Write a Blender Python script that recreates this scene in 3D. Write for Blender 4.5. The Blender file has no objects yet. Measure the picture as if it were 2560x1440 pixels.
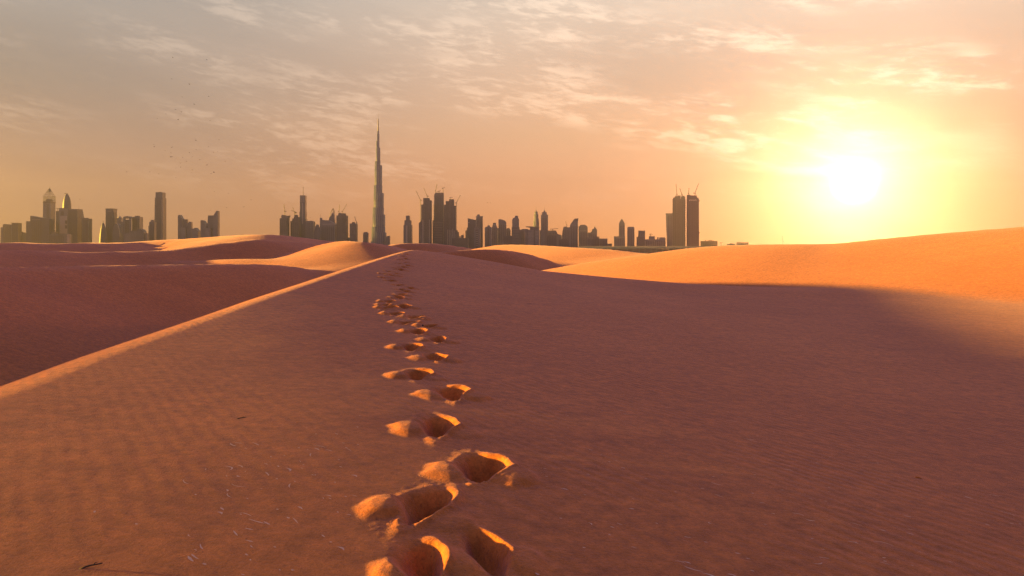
# Desert dunes with a city skyline at sunset.  Units are metres, +Y is away from the camera, +X right.
import bpy, bmesh, math, random
import numpy as np
from mathutils import Vector, Matrix

scene = bpy.context.scene
col = scene.collection
random.seed(7)
rng = np.random.default_rng(11)

# ------------------------------------------------------------------ camera, sky, sun, exposure
F, CX, HY = 1800.0, 1280.0, 630.0        # focal length, image centre and eye level in photo pixels (2560 wide)
CAMZ = 1.9
EXPO = 3.1
K = 1.0 / 2 ** EXPO

cam_data = bpy.data.cameras.new('camera')
cam = bpy.data.objects.new('camera', cam_data)
col.objects.link(cam)
cam.location = (0, 0, CAMZ)
cam.rotation_euler = (math.radians(90), 0, 0)
cam_data.sensor_width = 36.0
cam_data.lens = 36.0 * F / 2560.0
cam_data.shift_y = -(720.0 - HY) / 2560.0
cam_data.clip_start = 0.1
cam_data.clip_end = 40000.0
scene.camera = cam

def px(x, y, Y):
    """photo pixel + distance -> world point"""
    return Vector(((x - CX) / F * Y, Y, CAMZ + (HY - y) / F * Y))

# the sun's disc stands low on the right in the photograph's sky
_s = Vector(((2135 - CX) / F, 1.0, (HY - 455) / F)).normalized()
SKY_EL, SKY_AZ = math.asin(_s.z), math.atan2(_s.x, _s.y)

world = bpy.data.worlds.new('World')
scene.world = world
world.use_nodes = True
wt = world.node_tree
wt.nodes.clear()

def N(tree, kind, **kw):
    n = tree.nodes.new(kind)
    for k, v in kw.items():
        if k == 'inp':
            for kk, vv in v.items():
                n.inputs[kk].default_value = vv
        else:
            setattr(n, k, v)
    return n

def link_or_set(tree, sock, v):
    if hasattr(v, 'is_output'):
        tree.links.new(v, sock)
    else:
        sock.default_value = v

def M(tree, op, a, b=None, c=None, clamp=False):
    n = tree.nodes.new('ShaderNodeMath')
    n.operation = op
    n.use_clamp = clamp
    for i, v in enumerate((a, b, c)):
        if v is not None:
            link_or_set(tree, n.inputs[i], v)
    return n.outputs[0]

def MIX(tree, fac, a, b, mode='MIX'):
    n = tree.nodes.new('ShaderNodeMix')
    n.data_type = 'RGBA'
    n.blend_type = mode
    link_or_set(tree, n.inputs[0], fac)
    link_or_set(tree, n.inputs[6], a)
    link_or_set(tree, n.inputs[7], b)
    return n.outputs[2]

def lin(c, k=1.0):
    def f(v):
        v = v / 255.0
        return v / 12.92 if v <= 0.04045 else ((v + 0.055) / 1.055) ** 2.4
    return tuple(f(v) * k for v in c) + (1.0,)

def RAMP(tree, fac, stops, k=1.0):
    n = tree.nodes.new('ShaderNodeValToRGB')
    el = n.color_ramp.elements
    while len(el) < len(stops):
        el.new(0.5)
    for e, (p, c) in zip(el, stops):
        e.position = p
        e.color = lin(c, k)
    n.color_ramp.interpolation = 'EASE' if len(stops) == 2 else 'LINEAR'
    link_or_set(tree, n.inputs[0], fac)
    return n.outputs[0]

def STEP(tree, v, a, b):
    n = tree.nodes.new('ShaderNodeMapRange')
    n.interpolation_type = 'SMOOTHSTEP'
    link_or_set(tree, n.inputs[0], v)
    n.inputs[1].default_value = a
    n.inputs[2].default_value = b
    return n.outputs[0]

def build_sky():
    t = wt
    tc = N(t, 'ShaderNodeTexCoord').outputs['Generated']
    nrm = N(t, 'ShaderNodeVectorMath', operation='NORMALIZE')
    t.links.new(tc, nrm.inputs[0])
    d = nrm.outputs[0]
    sep = N(t, 'ShaderNodeSeparateXYZ')
    t.links.new(d, sep.inputs[0])
    x, y, z = sep.outputs
    dot = N(t, 'ShaderNodeVectorMath', operation='DOT_PRODUCT')
    t.links.new(d, dot.inputs[0])
    dot.inputs[1].default_value = _s
    ang = M(t, 'ARCCOSINE', M(t, 'MINIMUM', dot.outputs['Value'], 0.99999))
    zz = M(t, 'MAXIMUM', z, 0.0)
    # hazy air, away from the sun and towards it
    far = RAMP(t, zz, [(0.0, (206, 140, 100)), (0.09, (206, 148, 112)), (0.20, (180, 160, 142)), (0.34, (188, 186, 178)),
                       (0.6, (112, 118, 156)), (1.0, (98, 99, 158))], K * 0.68)
    near = RAMP(t, zz, [(0.0, (250, 128, 50)), (0.06, (250, 148, 70)), (0.16, (240, 174, 112)), (0.33, (240, 212, 182)),
                        (0.6, (150, 146, 168)), (1.0, (98, 99, 158))], K * 0.92)
    w = STEP(t, ang, 1.15, 0.22)
    air = MIX(t, w, far, near)
    # dusky sky behind the camera, unseen, brightened to lift the shaded sand
    fill_sky = RAMP(t, zz, [(0.0, (150, 116, 124)), (0.15, (130, 108, 136)), (0.4, (106, 100, 150)), (1.0, (98, 99, 158))], K * 1.4)
    air = MIX(t, STEP(t, ang, 1.05, 2.2), air, fill_sky)
    # sunset glow
    def lobe(s):
        q = M(t, 'DIVIDE', ang, s)
        return M(t, 'EXPONENT', M(t, 'MULTIPLY', M(t, 'MULTIPLY', q, q), -1.0))
    # clouds: thin wind-drawn sheets, on direction coordinates
    az = M(t, 'ARCTAN2', x, y)
    cv = N(t, 'ShaderNodeCombineXYZ')
    sh = M(t, 'ADD', z, M(t, 'MULTIPLY', az, 0.13))
    t.links.new(M(t, 'MULTIPLY', az, 6.0), cv.inputs[0])
    t.links.new(M(t, 'MULTIPLY', sh, 26.0), cv.inputs[1])
    def noise(vec, scale, detail, rough, dist=0.0, off=0.0):
        mp = N(t, 'ShaderNodeMapping')
        t.links.new(vec, mp.inputs[0])
        mp.inputs[1].default_value = (off, off * 0.7, 0)
        n = N(t, 'ShaderNodeTexNoise', inp={'Scale': scale, 'Detail': detail, 'Roughness': rough, 'Distortion': dist})
        t.links.new(mp.outputs[0], n.inputs[0])
        return n.outputs[0]
    n_big = noise(cv.outputs[0], 0.55, 3, 0.5, 0.3, 4.3)
    n_mid = noise(cv.outputs[0], 1.5, 8, 0.62, 0.5, 9.1)
    n_fine = noise(cv.outputs[0], 5.5, 8, 0.72, 0.5, 2.7)
    n_soft = noise(cv.outputs[0], 0.3, 3, 0.5, 0.4, 21.4)
    patch = M(t, 'MULTIPLY', STEP(t, n_big, 0.40, 0.58), M(t, 'MULTIPLY', STEP(t, z, 0.03, 0.13), STEP(t, z, 1.0, 0.3)))
    cl = M(t, 'MULTIPLY', patch, STEP(t, M(t, 'ADD', M(t, 'MULTIPLY', n_mid, 0.5), M(t, 'MULTIPLY', n_fine, 0.5)), 0.47, 0.60))
    lit = M(t, 'ADD', 0.10, M(t, 'MULTIPLY', lobe(0.75), 0.26))
    lit = M(t, 'ADD', lit, M(t, 'MULTIPLY', lobe(0.2), 0.5))
    cadd = MIX(t, 1.0, (1.0 * K, 0.74 * K, 0.52 * K, 1), M(t, 'MULTIPLY', cl, lit), 'MULTIPLY')
    # soft darker veils
    veil = M(t, 'SUBTRACT', 1.06, M(t, 'MULTIPLY', STEP(t, n_soft, 0.35, 0.7), 0.17))
    air = MIX(t, 1.0, air, veil, 'MULTIPLY')
    sky = MIX(t, 1.0, air, cadd, 'ADD')
    streak = M(t, 'ADD', 0.45, M(t, 'MULTIPLY', STEP(t, M(t, 'ADD', M(t, 'MULTIPLY', n_mid, 0.7), M(t, 'MULTIPLY', n_big, 0.3)), 0.38, 0.60), 1.0))
    def glow(colr, s, mod=None):
        nonlocal sky
        l = lobe(s)
        if mod is not None:
            l = M(t, 'MULTIPLY', l, mod)
        sky = MIX(t, 1.0, sky, MIX(t, 1.0, colr, l, 'MULTIPLY'), 'ADD')
    glow((0.05 * K, 0.04 * K, 0.03 * K, 1), 0.26)
    tail = M(t, 'EXPONENT', M(t, 'DIVIDE', ang, -0.047))
    tail = M(t, 'MULTIPLY', tail, M(t, 'ADD', 0.7, M(t, 'MULTIPLY', streak, 0.35)))
    sky = MIX(t, 1.0, sky, MIX(t, 1.0, (3.4 * K, 2.35 * K, 1.55 * K, 1), tail, 'MULTIPLY'), 'ADD')
    glow((170.0, 60.0, 15.0, 1), 0.0115)           # the sun itself, reddened by the thick low air
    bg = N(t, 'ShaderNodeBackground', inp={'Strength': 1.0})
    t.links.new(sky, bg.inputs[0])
    ns = N(t, 'ShaderNodeTexSky', sky_type='NISHITA', sun_disc=False, sun_elevation=SKY_EL, sun_rotation=SKY_AZ,
           altitude=10.0, air_density=0.8, dust_density=0.2, ozone_density=2.0)
    bg2 = N(t, 'ShaderNodeBackground', inp={'Strength': 0.003})
    t.links.new(ns.outputs[0], bg2.inputs[0])
    add = N(t, 'ShaderNodeAddShader')
    t.links.new(bg.outputs[0], add.inputs[0])
    t.links.new(bg2.outputs[0], add.inputs[1])
    out = N(t, 'ShaderNodeOutputWorld')
    t.links.new(add.outputs[0], out.inputs[0])
build_sky()
world.cycles.sampling_method = 'MANUAL'
world.cycles.sample_map_resolution = 4096

# the light that models the dunes comes low from the left: the lit flanks and the shadows in the photograph say so
SUN_EL, SUN_AHEAD = math.radians(4.7), math.radians(2.0)
sun_dir = Vector((-math.cos(SUN_EL) * math.cos(SUN_AHEAD), math.cos(SUN_EL) * math.sin(SUN_AHEAD), math.sin(SUN_EL)))
sun_data = bpy.data.lights.new('sun', 'SUN')
sun_data.energy = 3.9
sun_data.angle = math.radians(1.2)
sun_data.color = (1.0, 0.55, 0.06)
sun = bpy.data.objects.new('sun', sun_data)
col.objects.link(sun)
sun.rotation_euler = sun_dir.to_track_quat('Z', 'Y').to_euler()

vs = scene.view_settings
vs.view_transform = 'Standard'
vs.look = 'None'
vs.gamma = 1.0
vs.exposure = EXPO
vs.use_curve_mapping = False
scene.cycles.use_denoising = True
scene.cycles.denoising_prefilter = 'NONE'
scene.cycles.sample_clamp_indirect = 0.15
scene.cycles.max_bounces = 4
scene.cycles.diffuse_bounces = 3
scene.cycles.volume_bounces = 0
scene.cycles.use_adaptive_sampling = True
scene.cycles.adaptive_threshold = 0.01

# ------------------------------------------------------------------ helpers for objects and materials
def tag(o, label=None, cat=None, group=None, kind=None):
    if label: o['label'] = label
    if cat: o['category'] = cat
    if group: o['group'] = group
    if kind: o['kind'] = kind
    return o

def empty(name, loc):
    o = bpy.data.objects.new(name, None)
    col.objects.link(o)
    o.location = loc
    o.empty_display_size = 1.0
    return o

def mesh_obj(name, verts, faces, mat, parent=None, smooth=False, loc=None):
    me = bpy.data.meshes.new(name)
    me.from_pydata([tuple(v) for v in verts], [], faces)
    if mat: me.materials.append(mat)
    if smooth:
        me.polygons.foreach_set('use_smooth', [True] * len(me.polygons))
    me.update()
    o = bpy.data.objects.new(name, me)
    col.objects.link(o)
    if parent: o.parent = parent
    if loc is not None: o.location = loc
    return o

def new_mat(name):
    m = bpy.data.materials.new(name)
    m.use_nodes = True
    t = m.node_tree
    b = t.nodes['Principled BSDF']
    return m, t, b

def sand_material():
    m, t, b = new_mat('sand')
    pos = N(t, 'ShaderNodeNewGeometry').outputs['Position']
    def noise(scale, detail=4, rough=0.55, vec=pos, dist=0.0):
        n = N(t, 'ShaderNodeTexNoise', inp={'Scale': scale, 'Detail': detail, 'Roughness': rough, 'Distortion': dist})
        t.links.new(vec, n.inputs[0])
        return n.outputs[0]
    big = noise(0.16, 3)
    mid = noise(1.3, 5, 0.6)
    c = MIX(t, STEP(t, big, 0.3, 0.7), (0.52, 0.164, 0.030, 1), (0.61, 0.198, 0.040, 1))
    c = MIX(t, M(t, 'MULTIPLY', STEP(t, mid, 0.35, 0.7), 0.4), c, (0.43, 0.134, 0.027, 1))
    # grains of every size, so that the sand stays grainy near and far
    grain = noise(5.0, 12, 0.86)
    g = M(t, 'ADD', 1.0, M(t, 'MULTIPLY', M(t, 'SUBTRACT', grain, 0.5), 2.7))
    c = MIX(t, 1.0, c, g, 'MULTIPLY')
    dark = M(t, 'MULTIPLY', STEP(t, noise(48.0, 2, 0.6), 0.60, 0.72), 0.45)
    c = MIX(t, dark, c, (0.17, 0.052, 0.018, 1))
    t.links.new(c, b.inputs['Base Color'])
    b.inputs['Roughness'].default_value = 0.95
    b.inputs['Specular IOR Level'].default_value = 0.12
    b.inputs['Sheen Weight'].default_value = 0.24
    b.inputs['Sheen Roughness'].default_value = 0.35
    b.inputs['Sheen Tint'].default_value = (0.72, 0.56, 0.95, 1)  # lilac tint puts the purple of shade into sand seen at grazing angles
    # wind ripples and grain relief
    mp = N(t, 'ShaderNodeMapping')
    t.links.new(pos, mp.inputs[0])
    mp.inputs[2].default_value = (0, 0, math.radians(-34))
    wv = N(t, 'ShaderNodeTexWave', wave_type='BANDS', bands_direction='X',
           inp={'Scale': 2.1, 'Distortion': 3.5, 'Detail': 3.0, 'Detail Scale': 1.3, 'Detail Roughness': 0.55})
    t.links.new(mp.outputs[0], wv.inputs[0])
    patch = STEP(t, noise(0.45, 2), 0.35, 0.65)
    rip = M(t, 'MULTIPLY', M(t, 'MULTIPLY', wv.outputs[1], patch), 0.0085)
    h = M(t, 'ADD', rip, M(t, 'MULTIPLY', noise(40.0, 4, 0.8), 0.013))
    h = M(t, 'ADD', h, M(t, 'MULTIPLY', noise(7.0, 4, 0.65), 0.010))
    bp = N(t, 'ShaderNodeBump', inp={'Strength': 0.8, 'Distance': 1.0})
    t.links.new(h, bp.inputs['Height'])
    t.links.new(bp.outputs[0], b.inputs['Normal'])
    return m
SAND = sand_material()

# ------------------------------------------------------------------ the dunes: one sheet of sand
def catmull(P, n):
    P = np.asarray(P, float)
    Q = np.vstack([2 * P[0] - P[1], P, 2 * P[-1] - P[-2]])
    out = []
    for i in range(1, len(Q) - 2):
        for k in range(n):
            s = k / n
            a, b_, c, d = Q[i - 1], Q[i], Q[i + 1], Q[i + 2]
            out.append(0.5 * ((2 * b_) + (c - a) * s + (2 * a - 5 * b_ + 4 * c - d) * s ** 2 + (3 * b_ - a - 3 * c + d) * s ** 3))
    out.append(P[-1])
    return np.array(out)

def crest_from_px(pts, n=5):
    W = [((x - CX) / F * Y, Y, (HY - y) / F * Y) for x, y, Y in pts]     # heights relative to the eye
    return catmull(W, n)

class Ridge:
    """a dune given by its crest line, the slope on its left and right side (seen walking along the crest)"""
    def __init__(s, pts, left, right, r=1.0, n=5):
        s.c = crest_from_px(pts, n)
        t = np.gradient(s.c[:, :2], axis=0)
        t /= np.linalg.norm(t, axis=1)[:, None]
        s.nrm = np.stack([t[:, 1], -t[:, 0]], 1)          # to the right of the walking direction
        s.tl, s.tr, s.r = math.tan(math.radians(left)), math.tan(math.radians(right)), r
    def z(s, X, Y):
        W = np.zeros_like(X); Zc = np.zeros_like(X); S = np.zeros_like(X)
        dmin = np.full_like(X, 1e12)
        for (cx, cy, cz), (nx, ny) in zip(s.c, s.nrm):
            dx, dy = X - cx, Y - cy
            d2 = dx * dx + dy * dy
            np.minimum(dmin, d2, out=dmin)
            w = 1.0 / (d2 + 0.3) ** 4
            W += w; Zc += w * cz; S += w * (dx * nx + dy * ny)
        Zc /= W; S /= W
        d = np.sqrt(S * S * 0.85 + dmin * 0.15)
        sig = np.clip(S / (np.sqrt(dmin) + 0.3), -1, 1) * 0.5 + 0.5
        tan = s.tl + (s.tr - s.tl) * sig
        return Zc - tan * (np.sqrt(d * d + s.r ** 2) - s.r)

# the dune the camera stands on: its crest runs away on the left, the trodden flank falls to the right
R1 = catmull([(-3.2, -14, -1.75), (-4.4, -4, -1.62), (-5.1, 3.0, -1.54), (-5.69, 8, -1.511), (-6.26, 11.5, -1.469), (-6.8, 18, -1.30),
              (-7.17, 30, -0.75), (-6.97, 38, -0.317), (-6.13, 46, 0.128), (-5.2, 52, -0.5), (-4.5, 60, -1.9), (-3.5, 80, -5.0)], 8)
_u = np.linspace(0, 60, 601)
_sl = np.interp(_u, [0, 2, 6, 10, 16, 24, 34, 60], [3.9, 4.4, 5.3, 5.7, 4.3, 1.2, 0.3, 0.2])
_G = np.concatenate([[0], np.cumsum(np.tan(np.radians(0.5 * (_sl[1:] + _sl[:-1]))) * 0.1)])

def z_fore(X, Y):
    xc = np.interp(Y, R1[:, 1], R1[:, 0]); zc = np.interp(Y, R1[:, 1], R1[:, 2])
    xc = xc + vnoise(Y * 0 + 3.3, Y, 0.15, 21) * 0.30
    u = X - xc
    f = np.interp(Y, [-10, 6, 12, 20, 46, 80], [-0.14, -0.14, 0.0, 0.15, 1.0, 1.0])
    up = np.maximum(u, 0)
    right = zc - np.interp(up, _u, _G) - f * np.interp(np.minimum(up, 8.0), _u, _G)
    # both flanks meet in a rounded, wind-blown crest
    right = right - np.tan(np.radians(3.0)) * np.minimum(u, 0)
    left = zc + math.tan(math.radians(22)) * u
    k = 0.20
    h = np.clip(0.5 + 0.5 * (left - right) / k, 0, 1)
    return left + (right - left) * h - k * h * (1 - h) + 0.03

RIDGES = [
    # dune across the left hollow, steep side to the right
    Ridge([(-21220, 610, 2), (-6220, 622, 6), (-2470, 625, 12), (-970, 629, 20), (-300, 648, 30), (0, 665, 38), (300, 663, 48), (500, 661, 56), (650, 661, 64), (740, 669, 70), (820, 686, 76)], 6, 21, 0.8),  # out-of-frame near end raised to shade the foreground crest
    # purple dune behind it
    Ridge([(-250, 618, 58), (0, 622, 70), (200, 629, 80), (405, 625, 90), (520, 611, 97), (600, 602, 102), (640, 598, 105), (700, 602, 110),
           (760, 606, 116), (840, 612, 124)], 7, 16, 0.8),
    # farthest dune on the left
    Ridge([(-150, 606, 168), (0, 605, 180), (240, 606.5, 205), (400, 600, 228), (560, 590, 220), (640, 586, 208), (700, 588, 214), (760, 595, 222),
           (840, 604, 230), (960, 614, 240), (1050, 620, 246)], 9, 12, 2.0),
    # low swell in front of the round lit dune
    Ridge([(420, 656, 86), (500, 652, 84), (600, 648, 82), (700, 650, 80), (770, 660, 78), (840, 682, 75)], 6, 15, 1.2),
    # round lit dune left of the path's crest
    Ridge([(700, 650, 107), (740, 640, 103), (780, 622, 99), (850, 604, 91), (905, 606, 87), (960, 613, 92), (1010, 626, 99)], 14, 20, 1.2),
    # dark low dune behind the path's crest
    Ridge([(960, 618, 170), (1000, 609, 176), (1040, 608, 180), (1090, 609, 186), (1150, 617, 194), (1205, 624, 200)], 6, 18, 1.2),
    # dark slip face in front of the lit dune
    Ridge([(1080, 634, 86), (1140, 627, 90), (1230, 623, 96), (1300, 631, 102), (1360, 648, 106), (1410, 668, 110)], 7, 25, 0.6),
    # lit low dune in the middle
    Ridge([(1140, 630, 172), (1200, 621, 164), (1260, 612, 156), (1340, 613, 148), (1440, 618, 138), (1540, 625, 131), (1610, 633, 126)], 16, 10, 1.2),
    # the big lit dune on the right
    Ridge([(1330, 682, 78), (1400, 669, 75), (1480, 655, 72), (1600, 638, 69), (1700, 624, 67), (1800, 615, 65), (1900, 611.5, 63), (2000, 610.5, 61),
           (2080, 609.5, 60), (2200, 598, 58), (2350, 584, 56), (2560, 567, 53), (2800, 552, 50), (3300, 530, 46)], 12, 14.5, 2.0),
]

def smax(a, b, k):
    h = np.clip(0.5 + 0.5 * (a - b) / k, 0, 1)
    return b + (a - b) * h + k * h * (1 - h)

def vnoise(X, Y, scale, seed):
    r = np.random.default_rng(seed)
    g = r.random((64, 64))
    x, y = X * scale, Y * scale
    i, j = np.floor(x).astype(int), np.floor(y).astype(int)
    fx, fy = x - i, y - j
    fx = fx * fx * (3 - 2 * fx); fy = fy * fy * (3 - 2 * fy)
    i %= 64; j %= 64; i1 = (i + 1) % 64; j1 = (j + 1) % 64
    return (g[i, j] * (1 - fx) + g[i1, j] * fx) * (1 - fy) + (g[i, j1] * (1 - fx) + g[i1, j1] * fx) * fy - 0.5

CITY_Z = -10.0                                 # level of the city's ground, relative to the eye
def height_rel(X, Y):
    base = np.interp(Y, [0, 60, 130, 260, 600], [-4.6, -4.8, -4.6, -8.0, CITY_Z])
    z = smax(z_fore(X, Y), base, 0.5)
    act = Y < 900
    zz = z[act]; x = X[act]; y = Y[act]
    for r in RIDGES:
        zz = smax(r.z(x, y), zz, 0.25)
    z = z.copy(); z[act] = zz
    far = np.clip((Y - 20) / 60, 0, 1) * np.clip((900 - Y) / 500, 0, 1)
    z = z + vnoise(X, Y, 0.07, 3) * 0.10 * far
    z = z + vnoise(X, Y, 0.55, 5) * 0.004 + vnoise(X, Y, 1.7, 6) * 0.0012
    return z

def on_sand(x, y, tmax=120.0, tmin=2.5):
    """where the line of sight through a photo pixel meets the sand"""
    Yv = np.exp(np.linspace(math.log(tmin), math.log(tmax), 6000))
    Xv = (x - CX) / F * Yv
    ray = (HY - y) / F * Yv
    below = np.nonzero(ray <= height_rel(Xv, Yv))[0]
    k = below[0] if len(below) else len(Yv) - 1
    return float(Xv[k]), float(Yv[k])

# footprints: photo pixel of the hollow, its width in photo pixels, side of the body it belongs to
PRINTS = [(1222, 1385, 104, 1), (1062, 1412, 104, -1), (1066, 1266, 118, -1), (1206, 1172, 112, 1), (1096, 1068, 92, -1), (1130, 984, 78, 1), (1045, 938, 64, -1),
          (1088, 895, 54, 1), (1030, 869, 50, -1), (1094, 850, 46, 1), (1046, 830, 44, -1), (1076, 816, 36, 1), (1020, 808, 38, -1),
          (1040, 794, 36, 1), (990, 785, 34, -1), (1010, 767, 34, 1), (972, 771, 30, -1), (968, 763, 26, -1), (974, 754, 28, -1), (997, 744, 28, 1),
          (1004, 737, 24, 1), (1016, 729, 22, 1), (1027, 721, 20, 1), (1000, 713, 20, -1), (1004, 724, 16, -1), (980, 702, 20, -1), (967, 695, 18, -1),
          (984, 689, 20, 1), (963, 685, 18, -1), (976, 679, 16, -1), (992, 684, 14, 1), (1003, 675, 18, 1), (994, 671, 13, -1), (1008, 668, 16, 1),
          (1019, 664, 14, 1), (1000, 659, 12, -1), (1016, 656, 13, 1), (1001, 650, 12, -1), (1014, 647, 12, 1), (1009, 641, 11, -1), (1017, 636, 10, 1)]

def ground_grid():
    def seg(a, b, step):
        return list(np.arange(a, b, step))
    def grow(a, step, f, lim):
        out, v, s = [], a, step
        while v < lim:
            out.append(v); v += s; s *= f
        out.append(lim)
        return out
    xr = seg(-7.6, -2.1, 0.034) + seg(-2.1, 0.75, 0.0125) + seg(0.75, 3.0, 0.03) + grow(3.0, 0.035, 1.055, 9000.0)
    xl = [-v for v in grow(7.6, 0.04, 1.06, 9000.0)][::-1]
    xs = np.array(xl[:-1] + xr)
    ys = [-400.0, -150, -60, -30, -16, -9, -5, -2, 0, 1, 1.8, 2.4, 2.8, 3.1, 3.3]
    y = 3.4
    while y < 62:
        ys.append(y); y += max(0.0125, 0.0030 * y)
    s = 0.2
    while y < 9000:
        ys.append(y); y += s
        s *= 1.02 if y < 240 else 1.12
    ys.append(9000.0)
    return xs, np.array(ys)

xs, ys = ground_grid()
GX, GY = np.meshgrid(xs, ys)
GZ = height_rel(GX, GY)
owner = np.full(GX.shape, -1, int)           # which footprint a vertex belongs to

def add_print(k, xp, yp, wpx, side):
    x0, y0 = on_sand(xp, yp)
    a = 0.5 * wpx / F * y0                     # half width
    a = min(max(a, 0.085), 0.215)
    bl = a * (2.2 if k > 1 else 2.6)          # half length
    r = np.random.default_rng(100 + k)
    reach = 4.2 * a
    m = (np.abs(GX - x0) < reach) & (np.abs(GY - y0) < reach + bl)
    jj, ii = np.nonzero(m)
    if not len(jj): return
    X, Y = GX[jj, ii], GY[jj, ii]
    th = math.radians(r.uniform(-14, 14) + side * 6)
    u = (X - x0) * math.cos(th) + (Y - y0) * math.sin(th)
    v = -(X - x0) * math.sin(th) + (Y - y0) * math.cos(th)
    phi = np.arctan2(v / bl, u / a)
    wob = 1 + 0.10 * np.sin(2 * phi + r.uniform(0, 6)) + 0.07 * np.sin(3 * phi + r.uniform(0, 6)) + 0.10 * vnoise(X, Y, 6.0, 40 + k)
    # pointed towards the viewer, square at the far end
    taper = np.where(v < 0, 1 + 0.75 * np.clip(-v / bl, 0, 1.5), 1.0)
    rho = np.sqrt((u * taper / a) ** 2 + (v / bl) ** 2) / wob
    depth = a * r.uniform(1.15, 1.35)
    s = np.clip((1.06 - rho) / 0.72, 0, 1)
    bowl = s * s * (3 - 2 * s) * 0.8 + 0.2 * s
    tilt = 1.0 + 0.28 * np.clip(v / bl, -1, 1)           # deeper under the ball of the foot
    dz = -depth * bowl * tilt
    dz += 0.05 * depth * np.exp(-((rho - 1.22) / 0.25) ** 2) * (1 + 0.7 * np.sin(phi + r.uniform(0, 6)))
    dz += 0.17 * depth * np.exp(-((rho - 1.15) / 0.26) ** 2) * np.clip(np.cos(phi - 0.25), 0, 1) ** 1.1       # sand shoved up on the right
    dz -= 0.16 * depth * np.exp(-((rho - 0.95) / 0.35) ** 2) * np.clip(-np.cos(phi + 0.2), 0, 1)             # trodden-down left lip
    # sand pushed out sideways: a low tongue with a crisp edge
    for sgn, gain in ((-1, 1.0 if side < 0 else 0.75), (1, 0.8 if side > 0 else 0.45)):
        cu, cv = sgn * 1.45 * a, -0.35 * bl
        e = np.sqrt(((u - cu) / (1.25 * a)) ** 2 + ((v - cv) / (0.8 * bl)) ** 2) / (1 + 0.35 * vnoise(X, Y, 7.0, 70 + k))
        lobe = np.clip((1.0 - e) / 0.55, 0, 1)
        lobe = lobe * lobe * (3 - 2 * lobe)
        dz += gain * 0.24 * depth * lobe * np.clip((rho - 0.95) / 0.6, 0, 1) * (1.1 - 0.5 * np.clip(e, 0, 1))
    # slumped clods at the near rim and in the bottom
    if y0 < 12:
        near = np.exp(-((v + 0.8 * bl) / (0.5 * bl)) ** 2 - (u / (0.8 * a)) ** 2)
        crk = np.abs(vnoise(X, Y, 26.0, 90 + k)) + np.abs(vnoise(X, Y + X * 0.4, 44.0, 91 + k)) * 0.7
        dz += near * depth * 0.10 * (crk - 0.25)
        dz += (vnoise(X, Y, 12.0, 95 + k) * 0.08 + vnoise(X, Y, 33.0, 97 + k) * 0.02) * depth * np.clip(1.6 - rho, 0, 1)
    dz += (vnoise(X, Y, 23.0, 33 + k) + 0.6 * vnoise(X, Y, 37.0, 34 + k)) * 0.018 * depth * np.clip(2.0 - rho, 0, 1) * np.clip(rho - 0.35, 0, 0.6) / 0.6
    GZ[jj, ii] += dz
    inside = rho < 1.9
    owner[jj[inside], ii[inside]] = k

for k, p in enumerate(PRINTS):
    add_print(k, *p)

def build_ground():
    ny, nx = GX.shape
    P = np.stack([GX, GY, GZ + CAMZ], -1).astype(np.float32)
    # vertex normals of the whole sheet, shared by the sheet and the footprints cut from it
    dzdx = np.gradient(GZ, xs, axis=1); dzdy = np.gradient(GZ, ys, axis=0)
    Nn = np.stack([-dzdx, -dzdy, np.ones_like(GZ)], -1)
    Nn /= np.linalg.norm(Nn, axis=-1, keepdims=True)
    P = P.reshape(-1, 3); Nn = Nn.reshape(-1, 3).astype(np.float32)
    idx = np.arange(ny * nx).reshape(ny, nx)
    Q = np.stack([idx[:-1, :-1], idx[:-1, 1:], idx[1:, 1:], idx[1:, :-1]], -1).reshape(-1, 4)
    of = owner[:-1, :-1].reshape(-1)
    def make(name, quads, parent=None):
        used, inv = np.unique(quads, return_inverse=True)
        me = bpy.data.meshes.new(name)
        me.vertices.add(len(used))
        me.vertices.foreach_set('co', P[used].ravel())
        me.loops.add(quads.size)
        me.loops.foreach_set('vertex_index', inv.ravel().astype(np.int32))
        me.polygons.add(len(quads))
        me.polygons.foreach_set('loop_start', np.arange(0, quads.size, 4, dtype=np.int32))
        me.polygons.foreach_set('loop_total', np.full(len(quads), 4, np.int32))
        me.polygons.foreach_set('use_smooth', np.ones(len(quads), bool))
        me.update(calc_edges=True)
        me.normals_split_custom_set_from_vertices(Nn[used])
        me.materials.append(SAND)
        o = bpy.data.objects.new(name, me)
        col.objects.link(o)
        if parent: o.parent = parent
        return o
    g = make('sand_dunes', Q[of < 0])
    tag(g, kind='structure')
    for k in range(len(PRINTS)):
        q = Q[of == k]
        if len(q): make('footprint', q, g)
    return g
ground = build_ground()

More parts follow.
